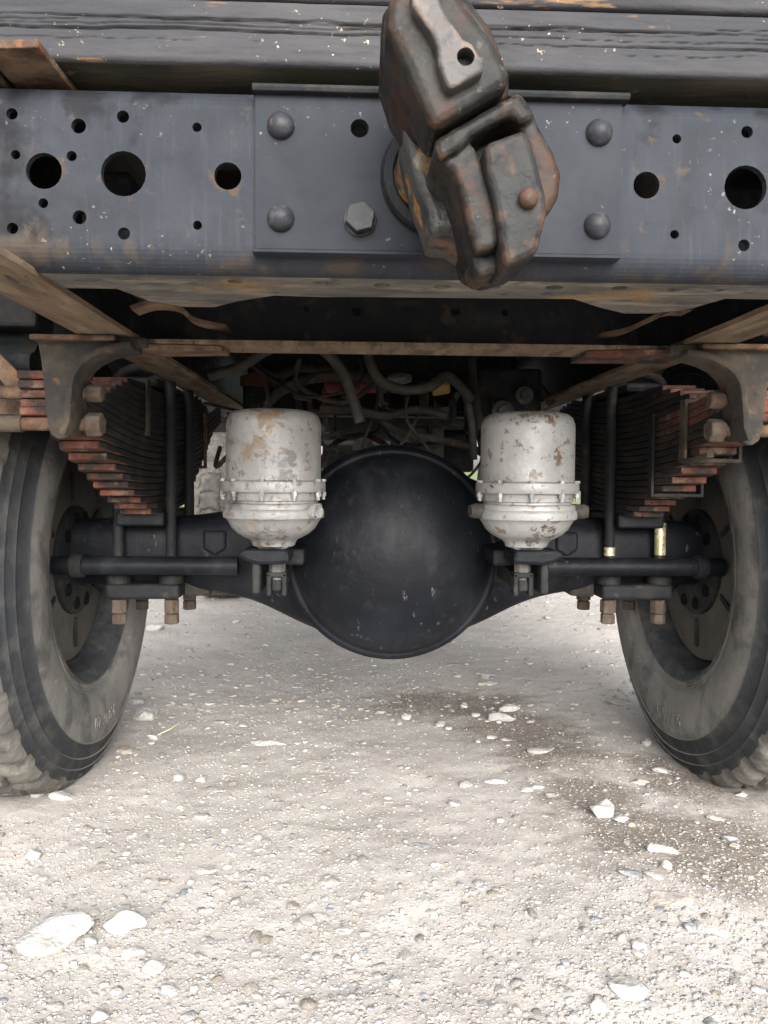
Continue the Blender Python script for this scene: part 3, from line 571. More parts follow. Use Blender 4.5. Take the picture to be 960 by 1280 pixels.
# drip scar on the left of the beam
# ---- painted deck timbers above
def timber(z0, z1, y0, y1, seed, name, label):
    nxx, nzz = 420, max(6, int((z1-z0)/.0010)); vs = []; fs = []
    rr = random.Random(seed); cr_ = [(z0+(z1-z0)*(rr.gauss(.62, .10) if q < 10 else rr.uniform(.1, .9)), rr.uniform(-.9, .5), rr.uniform(.2, .9), rr.uniform(.0009, .002), rr.uniform(.002, .006), rr.uniform(0, 9)) for q in range(16)]
    for j in range(nzz+1):
        z = z0+(z1-z0)*j/nzz
        for i in range(nxx+1):
            x = -1.03+2.06*i/nxx; d = .0010*noise.noise(Vector((x*7, z*40, seed)))+.0004*noise.noise(Vector((x*40, z*180, seed)))
            for (cz, x0, ln, wd_, dp, ph) in cr_:
                t = (x-x0)/ln
                if 0 < t < 1:
                    zz = cz+.004*noise.noise(Vector((x*6, ph, 0)))+.0016*noise.noise(Vector((x*37, ph, 2))); k = abs(z-zz)/(wd_*(1-.8*abs(2*t-1)))
                    if k < 1: d -= dp*(1-k)
            e = min(z-z0, z1-z)/.006
            if e < 1: d -= .006*(1-math.sqrt(max(0, 1-(1-e)**2)))
            vs.append((x, y0-d, z))
    w_ = nxx+1
    for j in range(nzz):
        for i in range(nxx): fs.append((j*w_+i, j*w_+i+1, j*w_+w_+i+1, j*w_+w_+i))
    mb = MB().add(vs, fs)
    mb.add([(-1.03, y0+.006, z0), (1.03, y0+.006, z0), (1.03, y1, z0), (-1.03, y1, z0)], [(0, 1, 2, 3)], 1).add([(-1.03, y0+.006, z1), (1.03, y0+.006, z1), (1.03, y1, z1), (-1.03, y1, z1)], [(3, 2, 1, 0)], 0)
    mb.add([(-1.03, y1, z0), (1.03, y1, z0), (1.03, y1, z1), (-1.03, y1, z1)], [(0, 1, 2, 3)], 0)
    for x in (-1.03, 1.03): mb.add([(x, y0+.006, z0), (x, y1, z0), (x, y1, z1), (x, y0+.006, z1)], [(0, 1, 2, 3)], 0)
    o = build(mb, name, ['timber', 'timber_under'], T, weld=False); o.data.polygons.foreach_set('use_smooth', [True]*len(o.data.polygons)); o['label'] = label
    return o
timber(1.060, 1.1215, -.975, -.86, 3, 'deck_timber', 'cracked grey painted timber above the crossmember')
timber(1.125, 1.27, -.972, -.86, 11, 'deck_timber', 'upper painted timber at the top edge')
# rusty runner plates under the timber at the left
mb = MB().prism([(-.432, -1.008), (-.376, -1.013), (-.371, -.88), (-.427, -.88)], 'z', 1.050, 1.058); build(mb, 'runner_plate', 'rusty', T, bevel=.0015)
mb = MB().prism([(-.53, -1.004), (-.440, -1.008), (-.436, -.88), (-.53, -.88)], 'z', 1.048, 1.057); build(mb, 'runner_plate', 'rusty', T, bevel=.0015)
mb = MB().box(.43, .54, -.985, -.88, 1.048, 1.057); build(mb, 'runner_plate', 'rusty', T, bevel=.0015)
# unseen bed planks, kept narrow and short to let light reach underneath
for k in range(6):
    y = -.855+k*.30; mb = MB().box(-.56, .56, y, y+.292, 1.20, 1.235); build(mb, 'bed_plank', 'plank', T)
for s in (-1, 1):
    mb = MB().box(s*.40-.04, s*.40+.04, -.86, .94, 1.062, 1.199); build(mb, 'bed_runner', 'plank', T)
for k in range(3):
    y = -.35+k*.55; mb = MB().box(-.55, .55, y, y+.07, 1.100, 1.1995); build(mb, 'bed_bearer', 'plank', T)

# ---- frame rails
for s in (-1, 1):
    x0, x1 = s*.405, s*.470
    rl = build(MB().box(min(s*.4705, s*.478), max(s*.4705, s*.478), -.94, 3.9, .8655, 1.050), 'frame_rail', 'dark_steel', T)
    nseg = 60; vs = []; 
    for i in range(nseg+1):
        y = -1.16+5.05*(i/nseg)**1.6; jig = .003*noise.noise(Vector((y*9, s*3, 0)))
        wd = .0 if i > 3 else -.004
        vs += [(x0+s*jig, y, .858), (s*.478, y, .858), (s*.478, y, .865), (x0+s*jig, y, .865)]
    mb = MB().add(vs, [(i*4+k, i*4+(k+1) % 4, i*4+4+(k+1) % 4, i*4+4+k) for i in range(nseg) for k in range(4)]+[(0, 1, 2, 3)])
    f_ = build(mb, 'bottom_flange', 'dusty_rail', rl); f_['label'] = 'tan mud streaked bottom flange of the frame rail'
    build(MB().box(min(s*.40, s*.470), max(s*.40, s*.470), -.86, 3.9, 1.043, 1.050), 'top_flange', 'dark_steel', rl)

# ---- second crossmember (open channel facing back)
c2 = plate('inner_crossmember', [(-.40, .8605), (.40, .8605), (.40, 1.02), (-.40, 1.02)], [(-.162, .9265, .0055), (-.082, .923, .0085), (.078, .925, .0085), (.158, .924, .0058), (.0, .962, .036)], .008, 'xz', -.505, 'dark_steel', T, res=16)
vs = []
for i in range(81):
    x = -.405+.81*i/80; j = .003*noise.noise(Vector((x*30, 1, 0)))+.002*noise.noise(Vector((x*90, 5, 0)))
    vs += [(x, -.585+j, .8545), (x, -.505, .8545), (x, -.505, .8605), (x, -.585+j, .8605)]
build(MB().add(vs, [(i*4+k, i*4+(k+1) % 4, i*4+4+(k+1) % 4, i*4+4+k) for i in range(80) for k in range(4)]+[(0, 1, 2, 3), (320, 321, 322, 323)]), 'lower_flange', 'dusty_rail', c2)
build(MB().box(-.40, .40, -.58, -.505, 1.020, 1.026), 'upper_flange', 'dark_steel', c2)
build(MB().prism([(.27, -.575), (.40, -.60), (.43, -.50), (.27, -.49)], 'z', .846, .8535), 'gusset_plate', 'leaf_red', c2, bevel=.001)
build(MB().prism([(-.43, -.585), (-.285, -.575), (-.28, -.525), (-.43, -.50)], 'z', .846, .8535), 'gusset_plate', 'rusty', c2, bevel=.001)
# curled stays between the two crossmembers
for s, pts in ((-1, [(-0.367, -0.740, 0.869), (-0.345, -0.720, 0.881), (-0.320, -0.690, 0.883), (-0.313, -0.620, 0.880), (-0.277, -0.560, 0.882)]), (1, [(0.294, -0.560, 0.878), (0.320, -0.600, 0.879), (0.335, -0.660, 0.884), (0.340, -0.720, 0.882), (0.347, -0.760, 0.874)])):
    build(MB().strip(spline(pts, 6), (0, 1, 0), .035, .006), 'curled_stay', 'rusty', T, smooth=True)
mb = MB()
for s in (-1, 1): 
    mb = MB().box(s*.365-.028, s*.365+.028, -.86, -.60, .905, 1.0); build(mb, 'gusset_bracket', 'dark_steel', T, bevel=.006)

# ---- further crossmembers
for y, z0, z1 in ((.55, .84, 1.055), (1.75, .80, .98)):
    build(MB().box(-.40, .40, y, y+.07, z0, z1), 'middle_crossmember', 'dark_steel', T, bevel=.006)

# ---- leaf springs
NL = 15; TH = .0116; GAP = .0011; XI, XO = .487, .575
def leaf_z(j, y): return .583+j*(TH+GAP)+.06*y+.20*y*y
def leaf_mb(s, j):
    hl = [.165, .20, .235, .275, .315, .355, .40, .44, .475, .51, .60, .60, .60, .60, .60, .44, .42, .39, .35, .31][j]
    y0, y1 = -hl-.006*math.sin(j*5.1+s), hl
    n = 22; vs = []; fs = []; mi = []
    taper = lambda y: min(1, (min(y-y0, y1-y)/.035)) if (j < 10 or j > 14) else 1
    for i in range(n+1):
        y = y0+(y1-y0)*i/n
        if i == 1: y = y0+.02
        if i == n-1: y = y1-.02
        k = taper(y); ins = .012*(1-k); jz = .0012*noise.noise(Vector((y*6, j, s*4)))
        z = leaf_z(j, y)+jz
        vs += [(s*(XI+ins), y, z), (s*(XO-ins), y, z), (s*(XO-ins), y, z+TH), (s*(XI+ins), y, z+TH)]
    for i in range(n):
        ym = y0+(y1-y0)*(i+.5)/n; tip = (ym-y0 < .09 and j < 12) or (j in (12, 13, 14) and s > 0 and ym < -.30)
        for k in range(4):
            fs.append((i*4+k, i*4+(k+1) % 4, i*4+4+(k+1) % 4, i*4+4+k)); mi.append(1 if (tip and (k in (0, 2) or (s > 0 and j >= 12))) else 0)
    fs += [(3, 2, 1, 0), (n*4, n*4+1, n*4+2, n*4+3)]; mi += [1, 0]
    mb = MB(); mb.v = vs; mb.f = fs; mb.mi = mi; return mb
for s in (-1, 1):
    sp = build(leaf_mb(s, 14), 'leaf_spring', ['leaf', 'leaf_red'], T, bevel=.0015, seg=1)
    sp['label'] = 'leaf spring with rusty red leaf ends, beside the '+('left' if s < 0 else 'right')+' wheel'
    for j in [q for q in range(NL+5) if q != 14]: build(leaf_mb(s, j), 'leaf', ['leaf', 'leaf_red'], sp, bevel=.0015, seg=1)
    xm = s*(XI+XO)/2
    # clips round the pack
    def clip(y, jb, jt, nm, mat_, wd=.022, lip=0):
        zb, zt = leaf_z(jb, y)-.004, leaf_z(jt, y)+TH+.004; mb = MB()
        a, b = s*(XI-.004), s*(XO+.004)
        mb.strip([(a, y, zt), (a, y, zb)], (0, 1, 0), wd, .006); mb.strip([(b, y, zt), (b, y, zb)], (0, 1, 0), wd, .006)
        mb.strip([(a-s*.003, y, zb-.003), (b+s*.003, y, zb-.003)], (0, 1, 0), wd, .006); mb.strip([(a-s*.003, y, zt+.003), (b+s*.003, y, zt+.003)], (0, 1, 0), wd, .006)
        if lip: mb.strip([(a-s*.002, y-wd/2, zb-.004), (a+s*.002, y-.05, zb-.002), (a+s*.004, y-.095, zb+.004)], (1, 0, 0), .012, .008)
        build(mb, nm, mat_, sp, bevel=.001)
    if s > 0:
        clip(-.44, 8, 14, 'spring_clip', 'bracket', .022, lip=1)
        clip(-.30, 4, 14, 'spring_clip', 'dark_steel', .018)
    else: clip(-.24, 13, 19, 'spring_clip', 'bracket', .018)
    clip(.33, 5, 14, 'spring_clip', 'rusty' if s < 0 else 'yellow', .02)
    # u-bolts
    for yy in (-.09, .09):
        pts = []
        for (xx, sg) in ((s*.475, 1), (s*.587, -1)): pass
        zt = .885
        pth = [(s*.475, yy, .345), (s*.475, yy, .50), (s*.475, yy, zt-.03)]+[(s*(.531-.056*math.cos(R(a))), yy, zt-.03+.03*math.sin(R(a))) for a in range(20, 180, 20)]+[(s*.587, yy, zt-.03), (s*.587, yy, .50), (s*.587, yy, .345)]
        build(MB().tube(pth, .0115, 12), 'u_bolt', 'dark_steel', sp, smooth=True)
        for xx in (.475, .587):
            build(MB().hexnut((s*xx, yy, 0), .0175, .363, .393, 'z', rot=.3+xx).hexnut((s*xx, yy, 0), .0165, .340, .3615, 'z', rot=.1+xx*3), 'nut', 'rust_nut', sp, bevel=.0025)
            build(MB().lathe([(.012, .428), (.026, .428), (.027, .442), (.024, .447), (.012, .447)], 20, 'z', (s*xx, yy, 0)), 'washer', 'dark_steel', sp, smooth=True)
    if s > 0:
        build(MB().tube([(.587, -.0925, .492), (.587, -.0925, .562)], .0122, 14), 'bare_thread', 'zinc', sp, smooth=True)
        build(MB().tube([(.475, -.0925, .490), (.475, -.0925, .508)], .0122, 14), 'bare_thread', 'zinc', sp, smooth=True)
    build(MB().box(s*.531-.04, s*.531+.04, -.13, .13, leaf_z(19, 0)+TH+.006, .862), 'spring_cap', 'dark_steel', sp, bevel=.01)
    # clamp plate below the axle
    mb = MB().box(s*.531-.078, s*.531+.078, -.118, .118, .396, .428)
    build(mb, 'clamp_plate', 'dark_steel', sp, bevel=.008, seg=3)
    build(MB().prism([(s*.455, -.06), (s*.405, -.035), (s*.405, .05), (s*.455, .08)] if s > 0 else [(s*.455, .08), (s*.405, .05), (s*.405, -.035), (s*.455, -.06)], 'z', .392, .440), 'bump_stop_lug', 'bracket', sp, bevel=.006)
    build(MB().box(s*.531-.05, s*.531+.05, -.13, .13, .552, .5825), 'spring_seat', 'axle_black', sp, bevel=.005)
    # rear hanger
    pf = [(.542, .858), (.536, .82), (.532, .775), (.529, .735), (.524, .716)]+arc(.511, .727, .018, -60, -180, 5)[1:]+[(.4915, .75), (.488, .785)]+[(.398+.090*math.cos(R(a)), .785+.058*math.sin(R(a))) for a in (15, 30, 45, 60, 75, 88)]+[(.385, .845), (.385, .858)]
    hg = build(MB().prism([(s*u, v) for u, v in pf], 'y', -.615, -.600), 'spring_hanger', 'bracket', T, bevel=.003, disp=None)
    hg['label'] = 'cast spring hanger with curved rib'
    rib = [(.500, .716), (.4925, .735), (.4915, .75), (.488, .785)]+[(.398+.090*math.cos(R(a)), .785+.058*math.sin(R(a))) for a in (15, 30, 45, 60, 75, 88)]
    build(MB().strip([(s*u, -.605, v) for u, v in rib], (0, 1, 0), .065, .010), 'rib', 'bracket', hg, bevel=.003, smooth=True)
    build(MB().box(min(s*.425, s*.545), max(s*.425, s*.545), -.635, -.54, .849, .857), 'foot', 'rusty', hg, bevel=.003)
    for (z, mt) in ((.733, 'rust_nut'), (.779, 'rust_nut')):
        build(MB().hexnut((0, -.585, z), .0185 if z < .75 else .014, min(s*.482, s*.458), max(s*.482, s*.458), 'x', rot=.4), 'nut', mt, hg, bevel=.003)
        build(MB().tube([(s*.482, -.585, z), (s*.640, -.585, z)], .010, 14), 'pin', 'rusty', hg, smooth=True)

# outer stubs left and right of the hangers
for s in (-1, 1):
    o = build(MB().tube([(s*.640, -.585, .733), (s*.76, -.585, .733)], .0175, 20).tube([(s*.575, -.585, .733), (s*.645, -.585, .733)], .0125, 18), 'stub_tube', 'bracket', T, smooth=True)
    build(MB().tube([(s*.60, -.48, .835), (s*.80, -.48, .833)], .020, 20), 'outrigger_pipe', 'dark_steel', T, smooth=True)
    build(MB().box(min(s*.60, s*1.0), max(s*.60, s*.80), -.50, -.42, .755, .800), 'outrigger_beam', 'dark_steel', T, bevel=.005)
    build(MB().prism([(s*.585, .765), (s*.600, .770), (s*.660, .845), (s*.645, .862), (s*.585, .80)], 'y', -.545, -.535), 'outrigger_brace', 'rusty', T, bevel=.002)
    build(MB().prism([(s*.588, .748), (s*.64, .748), (s*.645, .790), (s*.588, .775)], 'y', -.525, -.515), 'outrigger_gusset', 'rusty', T, bevel=.002)
    build(MB().box(min(s*.605, s*1.18), max(s*.605, s*.80), -.46, -.38, .90, .985), 'outrigger_beam', 'dark_steel', T, bevel=.006)
for s in (-1, 1):
    mg = [(.60*math.cos(R(a)), .47+.575*math.sin(R(a))) for a in range(4, 158, 6)]
    build(MB().strip([(s*.785, u, v) for u, v in mg], (1, 0, 0), .34, .005), 'mudguard', 'dark_steel', T, smooth=True)  # added mudguards, put in to block bright sky gaps around the wheels
# ---- axle
prof = [(0, .224, .16), (.05, .219, .158), (.10, .205, .15), (.15, .182, .137), (.20, .163, .12), (.245, .138, .102), (.29, .116, .088), (.34, .098, .078), (.40, .087, .072), (.48, .078, .070), (.56, .077, .070), (.66, .074, .068), (.74, .07, .066)]
prof = [(-x, a, b) for x, a, b in prof[:0:-1]]+prof
ns = 40; vs = []
for (x, hz, hy) in prof:
    pw = .9 if abs(x) < .22 else (.62 if abs(x) > .33 else .75)
    for k in range(ns):
        t = 2*math.pi*k/ns; c, q = math.cos(t), math.sin(t)
        zz = hz*math.copysign(abs(q)**pw, q)
        vs.append((x, hy*math.copysign(abs(c)**pw, c), .488+zz-(0 if q < 0 else .0)))
mb = MB().add(vs, [(i*ns+k, i*ns+(k+1) % ns, (i+1)*ns+(k+1) % ns, (i+1)*ns+k) for i in range(len(prof)-1) for k in range(ns)])
ax = build(mb, 'axle_housing', 'axle_black', T, smooth='all', sub=1); ax['label'] = 'black banjo axle housing with round differential cover'
c = (-.004, 0, .500); DS = 1.055
dome = [(.0, -.268), (.02, -.2678), (.05, -.265), (.085, -.257), (.12, -.244), (.15, -.228), (.172, -.210), (.186, -.193), (.1925, -.181), (.1955, -.176), (.199, -.1765), (.2035, -.1755), (.2055, -.171), (.2055, -.160), (.209, -.157), (.2125, -.153), (.2135, -.146), (.2125, -.10), (.18, -.05)]
dc = build(MB().lathe([(r_*DS, y_) for r_, y_ in dome], 96, 'y', c), 'differential_cover', 'axle_black', ax, smooth='all')
dc['label'] = 'large round black differential cover'
for s in (-1, 1):
    # cam tube, its collar, backplate
    ct = build(MB().tube([(s*.325, -.14, .4705), (s*.705, -.14, .4705)], .0195, 24), 'brake_cam_tube', 'axle_black', ax, smooth=True)
    build(MB().lathe([(.0195, 0), (.025, .001), (.026, .012), (.025, .024), (.0195, .025)], 24, 'x', (s*.655-.0125, -.14, .4705)), 'collar', 'dark_steel', ct, smooth=True)
    # raised pad and lug on the arm
    build(MB().prism([(s*.36, .54), (s*.36, .50), (s*.385, .485), (s*.41, .50), (s*.41, .54)], 'y', -.082, -.070), 'arm_lug', 'axle_black', ax, bevel=.006)

# ---- brake chambers
def chamber(s):
    cx, cy = s*.226, -.38
    pf = [(0, .773), (.058, .773), (.070, .7705), (.0785, .764), (.0825, .753), (.0832, .745), (.0832, .652), (.0850, .650), (.0905, .649), (.0915, .646), (.0915, .634), (.0900, .631), (.083, .630), (.0815, .627), (.0815, .617), (.078, .6155), (.078, .612), (.0835, .6105), (.0855, .607), (.0855, .602), (.088, .600), (.0895, .594), (.0885, .586), (.083, .583), (.079, .577), (.0735, .567), (.064, .558), (.052, .551), (.043, .547), (.039, .542), (.037, .5355), (.030, .533), (0, .533)]
    b = build(MB().lathe(pf, 64, 'z', (cx, cy, 0)), 'brake_chamber', 'alu', T, smooth=True)
    b['label'] = ('silver brake chamber with brown rust blotches, left of the differential' if s < 0 else 'cleaner silver brake chamber with black chips, right of the differential')
    for k in range(10):
        a = 2*math.pi*(k+.3)/10; x, y = cx+.0885*math.cos(a), cy+.0885*math.sin(a)
        build(MB().hexnut((x, y, 0), .0052, .649, .6535, 'z', rot=a).tube([(x, y, .617), (x, y, .634)], .0033, 8).hexnut((x, y, 0), .0052, .6235, .631, 'z', rot=a+.3), 'clamp_bolt', 'alu', b)
    # drain holes as plugged recess rings
    for z, rr in ((.5725, .0770), (.5445, .0405)):
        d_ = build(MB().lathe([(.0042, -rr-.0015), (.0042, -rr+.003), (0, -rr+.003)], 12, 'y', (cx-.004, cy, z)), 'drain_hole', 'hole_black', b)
    for sg in ((1, -1) if s > 0 else (1,)):
        a = Vector((sg*.98, -.2 if s > 0 else -.75, 0)).normalized(); p = Vector((cx, cy, .599)); 
        build(MB().tube([p+a*.078, p+a*.100, p+a*.104, p+a*(.108 if s > 0 else .098)], [.0135, .0135, .0115, .011], 16), 'port', 'alu' if s < 0 else 'bracket', b, smooth=True)
    build(MB().prism([(cx-.062*0-.03, cy-.03), (cx+.03, cy-.03), (cx+.034, cy+.02), (cx-.034, cy+.02)], 'z', .53, .548, scale0=.9), 'neck', 'alu', b, bevel=.008, seg=3)
    # mount, push rod, clevis, slack adjuster
    o_ = -s
    mt = build(MB().prism([(cx-o_*.048, .532), (cx+o_*.030, .530), (cx+o_*.032, .508), (cx-o_*.020, .505), (cx-o_*.040, .510), (cx-o_*.060, .522)], 'y', cy-.045, cy+.05), 'chamber_mount', 'axle_black', b, bevel=.006)
    build(MB().box(cx-o_*.028-.007, cx-o_*.028+.007, cy-.03, -.13, .452, .508), 'mount_arm', 'dark_steel', b, bevel=.004)
    build(MB().box(cx-.05, cx+.05, cy+.051, -.10, .494, .524), 'mount_beam', 'axle_black', b, bevel=.005)
    build(MB().hexnut((cx+o_*.006, cy, 0), .0155, .488, .505, 'z').tube([(cx+o_*.006, cy, .455), (cx+o_*.006, cy, .5)], .009, 12), 'push_rod', 'grey_part', b, bevel=.002)
    build(MB().box(cx+o_*.006-.018, cx+o_*.006-.009, cy-.014, cy+.014, .446, .488).box(cx+o_*.006+.009, cx+o_*.006+.018, cy-.014, cy+.014, .446, .488).box(cx+o_*.006-.018, cx+o_*.006+.018, cy-.014, cy+.014, .479, .4885), 'clevis', 'dark_steel', b, bevel=.003)
    build(MB().prism([(cy-.012, .455), (cy+.012, .452), (-.115, .455), (-.115, .492), (-.16, .492), (cy+.01, .476), (cy-.012, .474)], 'x', cx+o_*.006-.008, cx+o_*.006+.008).lathe([(.0, -.02), (.034, -.02), (.034, .02), (0, .02)], 24, 'x', (cx+o_*.006, -.14, .4705)), 'slack_adjuster', 'dark_steel', b, bevel=.003)
    return b
chamber(-1); chamber(1)

# ---- wheels (axis x, inner face at x = 0, outer side towards -x)
def text_mesh(txt, size):
    cu_ = bpy.data.curves.new('t', 'FONT'); cu_.body = txt; cu_.size = size; cu_.extrude = .0016; cu_.align_x = 'CENTER'; cu_.resolution_u = 3; cu_.space_character = 1.15
    o = bpy.data.objects.new('t', cu_); col.objects.link(o); dg = bpy.context.evaluated_depsgraph_get(); me = bpy.data.meshes.new_from_object(o.evaluated_get(dg)); bpy.data.objects.remove(o)
    vs = [v.co.copy() for v in me.vertices]; fs = [tuple(p.vertices) for p in me.polygons]; bpy.data.meshes.remove(me); return vs, fs
WZ = .468
side = [(-.012, .262), (-.002, .268), (.003, .274), (.0055, .280), (.0035, .2825), (.0075, .286), (.0055, .2885), (.010, .292), (.0085, .2945), (.013, .299), (.0175, .312), (.021, .330), (.023, .352), (.0225, .374), (.019, .394), (.0185, .3965), (.0205, .399), (.0170, .402), (.0125, .414), (.0085, .4245), (.0080, .4270), (.0098, .4295), (.0065, .4325), (.002, .443), (-.001, .4490), (.0008, .4515), (-.003, .4545)]
nsd = len(side); NT = 432; tw = .236
tread_x = [-.0065, -.010, -.0135, -.018, -.024, -.030, -.038, -.046, -.054, -.062, -.066, -.070, -.076, -.084, -.092, -.100, -.106, -.112, -.118]
def tread_r(x):
    d = -x; return .4600+.0360*(1-math.exp(-(d-.006)/.011)) if d < .05 else .4953+.0055*min(1, (d-.05)/.068)
def tread_all():
    P_ = list(side)+[(x, tread_r(x)) for x in tread_x]
    half = P_; other = [(-tw-x, r) for x, r in half[:-1]][::-1]
    return half+other
pr_ = tread_all(); npf = len(pr_)
def groove(x, r, th):
    if r < .4545+1e-6: return 0
    xx = x if x > -tw/2 else -tw-x; sd_ = 0 if x > -tw/2 else .5
    n = 34; d = -xx; g = 0
    u = (th/(2*math.pi)*n+sd_+(d-.04)*5.5*(1 if x > -tw/2 else -1)) % 1
    if d < .064 and u < .33: g = .008*min(1, (d+.002)/.012)          # shoulder lugs
    u2 = (th/(2*math.pi)*n*1+sd_*.5+.25) % 1; zig = .0045*math.sin(th*n)
    if d >= .062 and abs(d-.068-zig) < .0045: g = .009                   # zig-zag groove
    if d > .07 and ((th/(2*math.pi)*n+d*3) % 1) < .16: g = max(g, .010)
    return g
vs = np.zeros((NT, npf, 3))
for k in range(NT):
    th = 2*math.pi*k/NT; c, q = math.cos(th), math.sin(th)
    for i, (x, r) in enumerate(pr_):
        rr = r-groove(x, r, th); vs[k, i] = (x, rr*c, rr*q)
flat = vs[..., 2] < -WZ+.0035                                          # standing on the ground: flattened foot, bulged wall
vs[..., 2] = np.where(flat, -WZ+.0035+.12*(vs[..., 2]+WZ-.0035), vs[..., 2])
low = np.clip((-vs[..., 2]-.30)/.17, 0, 1)*np.exp(-(vs[..., 1]/.16)**2)
vs[..., 0] += np.where(vs[..., 0] > -tw/2, 1, -1)*.010*low*np.clip((vs[..., 0]+tw/2)/(.1)*np.sign(vs[..., 0]+tw/2), 0, 1)
mb = MB(); fs = []; mi = []
for k in range(NT):
    k2 = (k+1) % NT
    for i in range(npf-1):
        fs.append((k*npf+i, k*npf+i+1, k2*npf+i+1, k2*npf+i)); a = min(i, npf-2-i)
        mi.append(3 if a in (15, 20, 24) else (0 if a < 16 else (1 if a < nsd+1 else 2)))
mb.v = [tuple(v) for v in vs.reshape(-1, 3)]; mb.f = fs; mb.mi = mi
tyre_me_obj = build(mb, 'tyre', ['sidewall', 'rubber_dark', 'tread', 'letter'], None, smooth=True, weld=False)
tyre_me_obj.data.set_sharp_from_angle(angle=R(50))
def wheel(loc, flip, detail, label):
    # the rim is the wheel part itself
    rim = [(.276, .001), (.2745, .0045), (.270, .005), (.2665, .001), (.262, -.006), (.255, -.012), (.2485, -.020), (.246, -.034), (.2445, -.05), (.239, -.075), (.237, -.10), (.237, -.16), (.245, -.20), (.258, -.222), (.270, -.236), (.276, -.238), (.262, -.245), (.235, -.18), (.232, -.10), (.240, -.052)]
    wh = build(MB().lathe(rim, 96, 'x', (0, 0, 0)), 'wheel', 'rim', None, smooth=True)
    wh.location = loc; wh.rotation_euler = (0, 0, math.pi if flip else 0); wh.parent = T; wh['label'] = label
    ty = tyre_me_obj if not wheel.used else tyre_me_obj.copy()
    if wheel.used: col.objects.link(ty)
    wheel.used = True; ty.parent = wh
    # dusty disc with slots, hub with ring of holes
    build(MB().lathe([(.228, -.064), (.226, -.055), (.220, -.052), (.16, -.050), (.12, -.047), (.09, -.047)], 64, 'x'), 'brake_shield', 'disc', wh, smooth=True)
    build(MB().lathe([(.241, -.120), (.20, -.135), (.12, -.150), (0, -.150)], 48, 'x'), 'wheel_disc', 'rim', wh, smooth=True)
    if detail:
        for k in range(6):
            a = 2*math.pi*k/6+.55; c, q = math.cos(a), math.sin(a); mx = Matrix(((1, 0, 0), (0, c, -q), (0, q, c)))
            build(MB().box(-.0475, -.0445, .132, .198, -.0055, .0055, mx=mx), 'shield_slot', 'dark_steel', wh)
        build(MB().lathe([(.122, -.052), (.121, -.038), (.112, -.032), (.06, -.028), (.05, .0), (0, .0)], 48, 'x'), 'hub', 'dark_steel', wh, smooth=True)
        for k in range(10):
            a = 2*math.pi*k/10; c, q = math.cos(a)*.098, math.sin(a)*.098
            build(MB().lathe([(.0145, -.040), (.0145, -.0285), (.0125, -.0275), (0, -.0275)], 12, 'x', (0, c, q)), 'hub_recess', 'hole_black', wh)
        # raised size marking, reading with its top towards the tread
        tv, tf = text_mesh('9.00R20', .038); mb = MB(); r0 = .345; out = []
        for v in tv:
            r_ = r0+v.y; a = math.pi*1.5-v.x/.36                          # bottom of the wheel
            xs_ = np.interp(r_, [p[1] for p in side], [p[0] for p in side])
            yy_, zz_ = r_*math.cos(a), r_*math.sin(a); lw = min(1, max(0, (-zz_-.30)/.17))*math.exp(-(yy_/.16)**2)
            out.append((xs_+.010*lw+.0002+(v.z+.0016)*.8, yy_, zz_))
        mb.add(out, tf); rotm = Matrix.Rotation(R(4 if flip else -3), 4, 'X'); mb.v = [tuple(rotm @ Vector(v)) for v in mb.v]
        build(mb, 'raised_lettering', 'letter', wh)
    return wh
wheel.used = False
wheel((-.667, 0, WZ), False, True, 'left rear wheel with worn dusty tyre')
wheel((.667, 0, WZ), True, True, 'right rear wheel with worn dusty tyre')
wheel((-.692, 2.62, WZ), False, False, 'front wheel glimpsed behind the left brake chamber')
wheel((.692, 2.62, WZ), True, False, 'front wheel hidden behind the right spring')
build(MB().tube([(-.74, 2.62, .45), (.74, 2.62, .45)], .05, 20), 'front_axle', 'dark_steel', T, smooth=True)

# ---- tow hook
def hk(name, mat_, parent, polys, bevel=.004, vox=.00115, relax=3, disp=(.0004, 60)):
    mb = MB()
    for (poly, y0, y1, k) in polys: mb.prism(poly, 'y', y0, y1, scale0=k)
    return build(mb, name, mat_, parent, bevel=bevel, seg=2, remesh=vox, relax=relax, disp=disp, smooth='all')
UJ = [(-0.0519, 1.0081), (-0.0618, 0.9997), (-0.0622, 0.9802), (-0.0489, 0.9545), (-0.0366, 0.9270), (-0.0270, 0.9094), (0.0275, 0.9414), (0.0280, 0.9517), (0.0140, 0.9759), (-0.0006, 0.9934), (-0.0108, 1.0078), (-0.0260, 1.0138)]
UB = [(-0.0529, 1.0412), (-0.0630, 1.0264), (-0.0641, 0.9937), (-0.0542, 0.9648), (-0.0371, 0.9359), (-0.0181, 0.9216), (0.0400, 0.9635), (0.0397, 0.9819), (0.0241, 1.0180), (0.0069, 1.0393), (-0.0250, 1.0492)]
hook = hk('tow_hook', 'hook', T, [(UJ, -1.185, -1.12, 1.0), (UB, -1.125, -1.05, 1.0)], bevel=.007, relax=4)
hook['label'] = 'heavy cast tow hook head with worn paint, tilted on the plate'
BAR = [(-0.0460, 1.0009), (-0.0443, 0.9882), (-0.0318, 0.9711), (-0.0267, 0.9600), (-0.0258, 0.9488), (-0.0195, 0.9326), (-0.0149, 0.9315), (0.0073, 0.9449), (0.0055, 0.9521), (-0.0020, 0.9631), (-0.0087, 0.9661), (-0.0171, 0.9779), (-0.0246, 0.9920), (-0.0288, 1.0014)]
br = hk('lock_bar', 'hook_bare', hook, [(BAR, -1.197, -1.17, 1.0)], bevel=.003, relax=4, disp=(.0007, 60))
(bx, bz) = [(-0.0064, 0.9537)][0]
